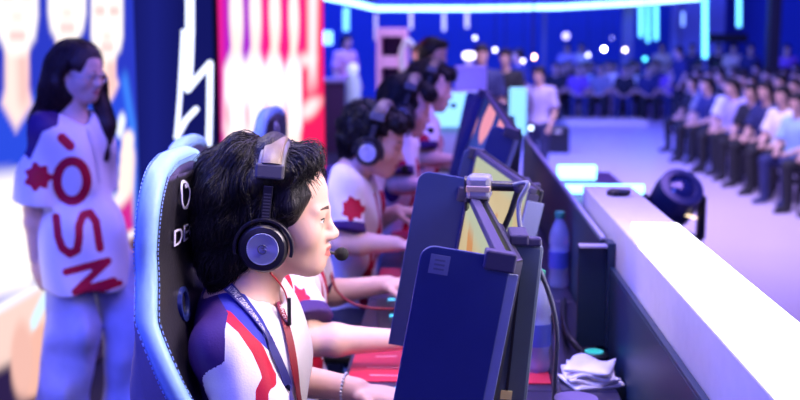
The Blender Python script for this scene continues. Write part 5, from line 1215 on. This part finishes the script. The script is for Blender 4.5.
p = PZ(689, 233, -.0); o = MB().lathe([(.05, HALL_Z), (.05, -.03), (.03, 0), (.01, .005)], (p.x, p.y, 0), n=20).build('floor_lamp', mat('blue_floor_lamp', (.05, .08, .3), .3, emit=(.1, .35, .8), strength=.5), None, 40); tag(o, 'small blue floor lamp just right of the stage light', 'lamp')
a, b = gx(566, 118, 24.5), gx(648, 118, 24.5); o = MB().box(((a.x + b.x) / 2, 25, HALL_Z + .05), (b.x - a.x, 1.1, .10)).build('low_platform', mat('cream_platform', (.80, .66, .55), .5), None, 0, .01); tag(o, 'low cream platform before the far audience', 'platform')
p = PZ(556, 152, HALL_Z); t = thing('equipment_case', 'dark equipment case standing left of the open floor', 'case', (p.x, p.y, HALL_Z)); MB().box((0, 0, .22), (.40, .5, .44)).build('case_body', M_BLACK, t, 0, .02); MB().box((0, -.255, .36), (.14, .02, .03)).build('handle', M_SILVER, t, 0, .006)

# ------------------------------------------------------------------ people of the hall, small and out of focus
COL = {'white': (.78, .74, .80), 'light blue': (.30, .48, .80), 'navy': (.02, .025, .12), 'black': (.012, .012, .02), 'grey': (.22, .21, .28), 'red': (.60, .03, .06), 'purple': (.20, .08, .42), 'pink': (.70, .35, .50), 'lilac': (.45, .38, .72), 'beige': (.62, .50, .42)}
M_CL = {k: mat(k.replace(' ', '_') + '_shirt', v, .8) for k, v in COL.items()}
M_SK2 = mat('distant_skin', (.62, .38, .32), .5)
def proto(kind, long_hair):
    F = Frame((.04, 0, .0), rot_head(0, .06), 1.0)
    if kind == 'seated':
        J = seated(0, 0, neck=(-.02, 0, 1.02), pz=.52); F.c = np.array([.05, 0, 1.20])
        for a, s_ in (('L', 1), ('R', -1)):
            J['sh' + a] = (-.03, .165 * s_, .97); J['el' + a] = (.06, .22 * s_, .70); J['wr' + a] = (.28, .09 * s_, .62); J['hd' + a] = hand_frame((0, 0, 0), (1, 0, 0))
    else:
        J = dict(pel=(0, 0, .92), neck=(-.01, 0, 1.44)); F.c = np.array([.03, 0, 1.60])
        for a, s_ in (('L', 1), ('R', -1)):
            J['hip' + a] = (0, .09 * s_, .90); J['kn' + a] = (.03 + .03 * s_, .10 * s_, .50); J['an' + a] = (.04 * s_, .11 * s_, .09); J['to' + a] = (.15 + .04 * s_, .13 * s_, .045)
            J['sh' + a] = (-.02, .17 * s_, 1.38); J['el' + a] = (-.02, .23 * s_, 1.10); J['wr' + a] = (.10, .21 * s_, .90); J['hd' + a] = hand_frame((0, 0, 0), (.4, 0, -1))
    J = arr(J); lo, hi = bounds(J, F, .2); lo[2] = 0; v = .018; out = {}
    s = SDF(lo, hi, v); body_shape(s, J, F, .95, detail=False, ears=False, hands=False, legs=False); out['body'] = s.mesh('body', True)
    s = SDF(lo, hi, v); jersey_shape(s, J, .016, 1.0, .80, .016, boat=.07); out['shirt'] = s.mesh('shirt', True)
    s = SDF(lo, hi, v)
    s.ell(J['pel'], (.125, .172, .14), None, .04)
    for a in 'LR': s.cap(J['hip' + a], J['kn' + a], .090, .066, .04); s.cap(J['kn' + a], J['an' + a], .066, .052, .03); s.cap(J['an' + a] + np.array([0, 0, -.04]), J['to' + a], .045, .04, .02)
    out['trousers'] = s.mesh('trousers', True)
    s = SDF(F.c - .4, F.c + .25, .014); short_hair(s, F)
    if long_hair:
        s.ell(F.p(-.07, 0, -.10), (.05, .085, .15), None, .03)
    out['hair'] = s.mesh('hair', True); return out
PROTO = {(k, l): proto(k, l) for k in ('seated', 'standing') for l in (False, True)}
def hall_person(kind, long_hair, x, y, z, rz, shirt, trousers, label, group=None, k=1.0):
    t = thing('person', label, 'person', (x, y, z), rz, group); t.scale = (k, k, k)
    for nm, me in PROTO[(kind, long_hair)].items():
        if not me.materials: me.materials.append(M_SK2)
        o = bpy.data.objects.new(nm, me); C.objects.link(o); o.parent = t; me.shade_smooth()
        o.material_slots[0].link = 'OBJECT'; o.material_slots[0].material = {'body': M_SK2, 'shirt': M_CL[shirt], 'trousers': M_CL[trousers], 'hair': M_HAIR}[nm]
    return t
m = MB().box((0, 0, .40), (.42, .44, .03)).box((-.215, 0, .72), (.02, .42, .26)).box((-.215, -.17, .5), (.02, .03, .30)).box((-.215, .17, .5), (.02, .03, .30))
for x in (-.19, .19):
    for y in (-.19, .19): m.box((x, y, .195), (.025, .025, .39))
SEAT_ME = m.build('hall_chair', M_BLACK, None, 0).data; bpy.data.objects.remove(bpy.data.objects['hall_chair'])
def hall_chair(x, y, rz, label):
    o = bpy.data.objects.new('hall_chair', SEAT_ME); C.objects.link(o); o.location = (x, y, HALL_Z); o.rotation_euler = (0, 0, rz); tag(o, label, 'chair', 'chairs of the audience')
ORD = ['first', 'second', 'third', 'fourth', 'fifth', 'sixth', 'seventh', 'eighth', 'ninth', 'tenth', 'eleventh', 'twelfth', 'thirteenth', 'fourteenth', 'fifteenth', 'sixteenth', 'seventeenth', 'eighteenth', 'nineteenth', 'twentieth', 'twenty-first', 'twenty-second', 'twenty-third', 'twenty-fourth']
rg = random.Random(11)
pal = ['white', 'light blue', 'navy', 'black', 'grey', 'purple', 'black', 'navy', 'navy', 'black', 'black', 'lilac']
front = ['black', 'light blue', 'white', 'navy', 'black', 'lilac', 'white', 'navy', 'grey', 'black', 'white', 'purple']
for r_ in range(6):
    X = 4.05 + .92 * r_; n_ = 0; y = max(12.35, X / .335) + .2 * r_
    while y < (19.6, 22.7, 25.2, 25.5, 25.5, 25.5)[r_] and n_ < 18:
        if abs(X - gx(770, 100, 22).x) < .75 and abs(y - 22) < .75: y += .4; continue
        c = front[n_ % len(front)] if r_ == 0 else rg.choice(pal)
        if r_ == 2 and n_ == 2: c = 'red'
        lh = rg.random() < .5; rz = math.radians(212 + rg.uniform(-12, 12)); x = X + rg.uniform(-.08, .08); lift = .0
        hall_person('seated', lh, x, y, HALL_Z - .02, rz, c, rg.choice(['black', 'navy', 'grey', 'black']), f'audience member in {c}{", long hair" if lh else ""}, {ORD[n_]} seat of {ORD[r_]} row, right block', 'seated audience in the right block', rg.uniform(.97, 1.05))
        hall_chair(x, y, rz, f'dark chair under the {ORD[n_]} person of {ORD[r_]} row, right block')
        y += rg.uniform(.66, .80); n_ += 1
for r_ in range(4):
    Y = 26.4 + 1.0 * r_; n_ = 0; x = 2.45 + .22 * r_
    while x < 6.3:
        c = rg.choice(pal); lh = rg.random() < .5; rz = math.radians(262 + rg.uniform(-12, 12)); yy = Y + rg.uniform(-.1, .1)
        hall_person('seated', lh, x, yy, HALL_Z - .02, rz, c, rg.choice(['black', 'navy', 'beige', 'lilac']), f'far audience member in {c}{", long hair" if lh else ""}, {ORD[n_]} from left, {ORD[r_]} row behind cream platform', 'seated audience behind the cream platform', rg.uniform(.97, 1.05))
        hall_chair(x, yy, rz, f'dark chair under the {ORD[n_]} person of {ORD[r_]} row behind the cream platform')
        x += rg.uniform(.50, .60); n_ += 1
def stand(px, feet, Y, rz, c, tr, lh, label, k=1.0, z=HALL_Z, group=None):
    p = gx(px, feet, Y); return hall_person('standing', lh, p.x, Y, z, math.radians(rz), c, tr, label, group, k)
stand(677, 122, 24.4, 200, 'navy', 'black', False, 'dark dressed man standing at the end of the far audience', 1.0)
stand(539, 120, 14.0, 240, 'lilac', 'navy', False, 'person in pale lilac shirt walking left of the open floor', .90)
stand(505, 120, 15.0, 250, 'black', 'navy', False, 'dark figure standing behind the third monitor', 1.02)
stand(518, 120, 19.0, 200, 'navy', 'black', True, 'dark haired person standing left of the walking person in lilac', 1.0)
stand(430, 100, 7.2, 330, 'navy', 'black', False, 'person in navy standing behind the farthest player', .90, 0)
stand(346, 100, 17.5, 315, 'pink', 'beige', True, 'long haired woman in pink standing behind the dark plum counter', .93, 0)
stand(421, 100, 10.2, 250, 'black', 'navy', False, 'person in black standing between pipe loop and person in navy', .87, 0)
stand(481, 100, 13.0, 270, 'navy', 'black', False, 'person in navy standing behind the lavender box', 1.06)
for px, Y, c, l in ((566, 30.2, 'lilac', 'lilac'), (580, 30.5, 'white', 'white'), (660, 30.3, 'beige', 'beige'), (690, 29.5, 'navy', 'navy'), (716, 28.4, 'black', 'black'), (731, 28, 'beige', 'pale beige'), (748, 27.6, 'navy', 'navy'), (784, 26, 'purple', 'purple')):
    stand(px, 110, Y, 255, c, 'black', px % 2 == 0, f'person in {l} standing at the back {"left of the grey pillar" if px < 600 else "near the cyan tube cluster" if px < 700 else "left of the black pillar" if px < 770 else "right of the black pillar"}{", nearer the wall" if px == 580 else ", by its edge" if px == 748 else ", beside the other" if px == 731 else ""}', 1.02, HALL_Z, 'people standing at the back of the hall')
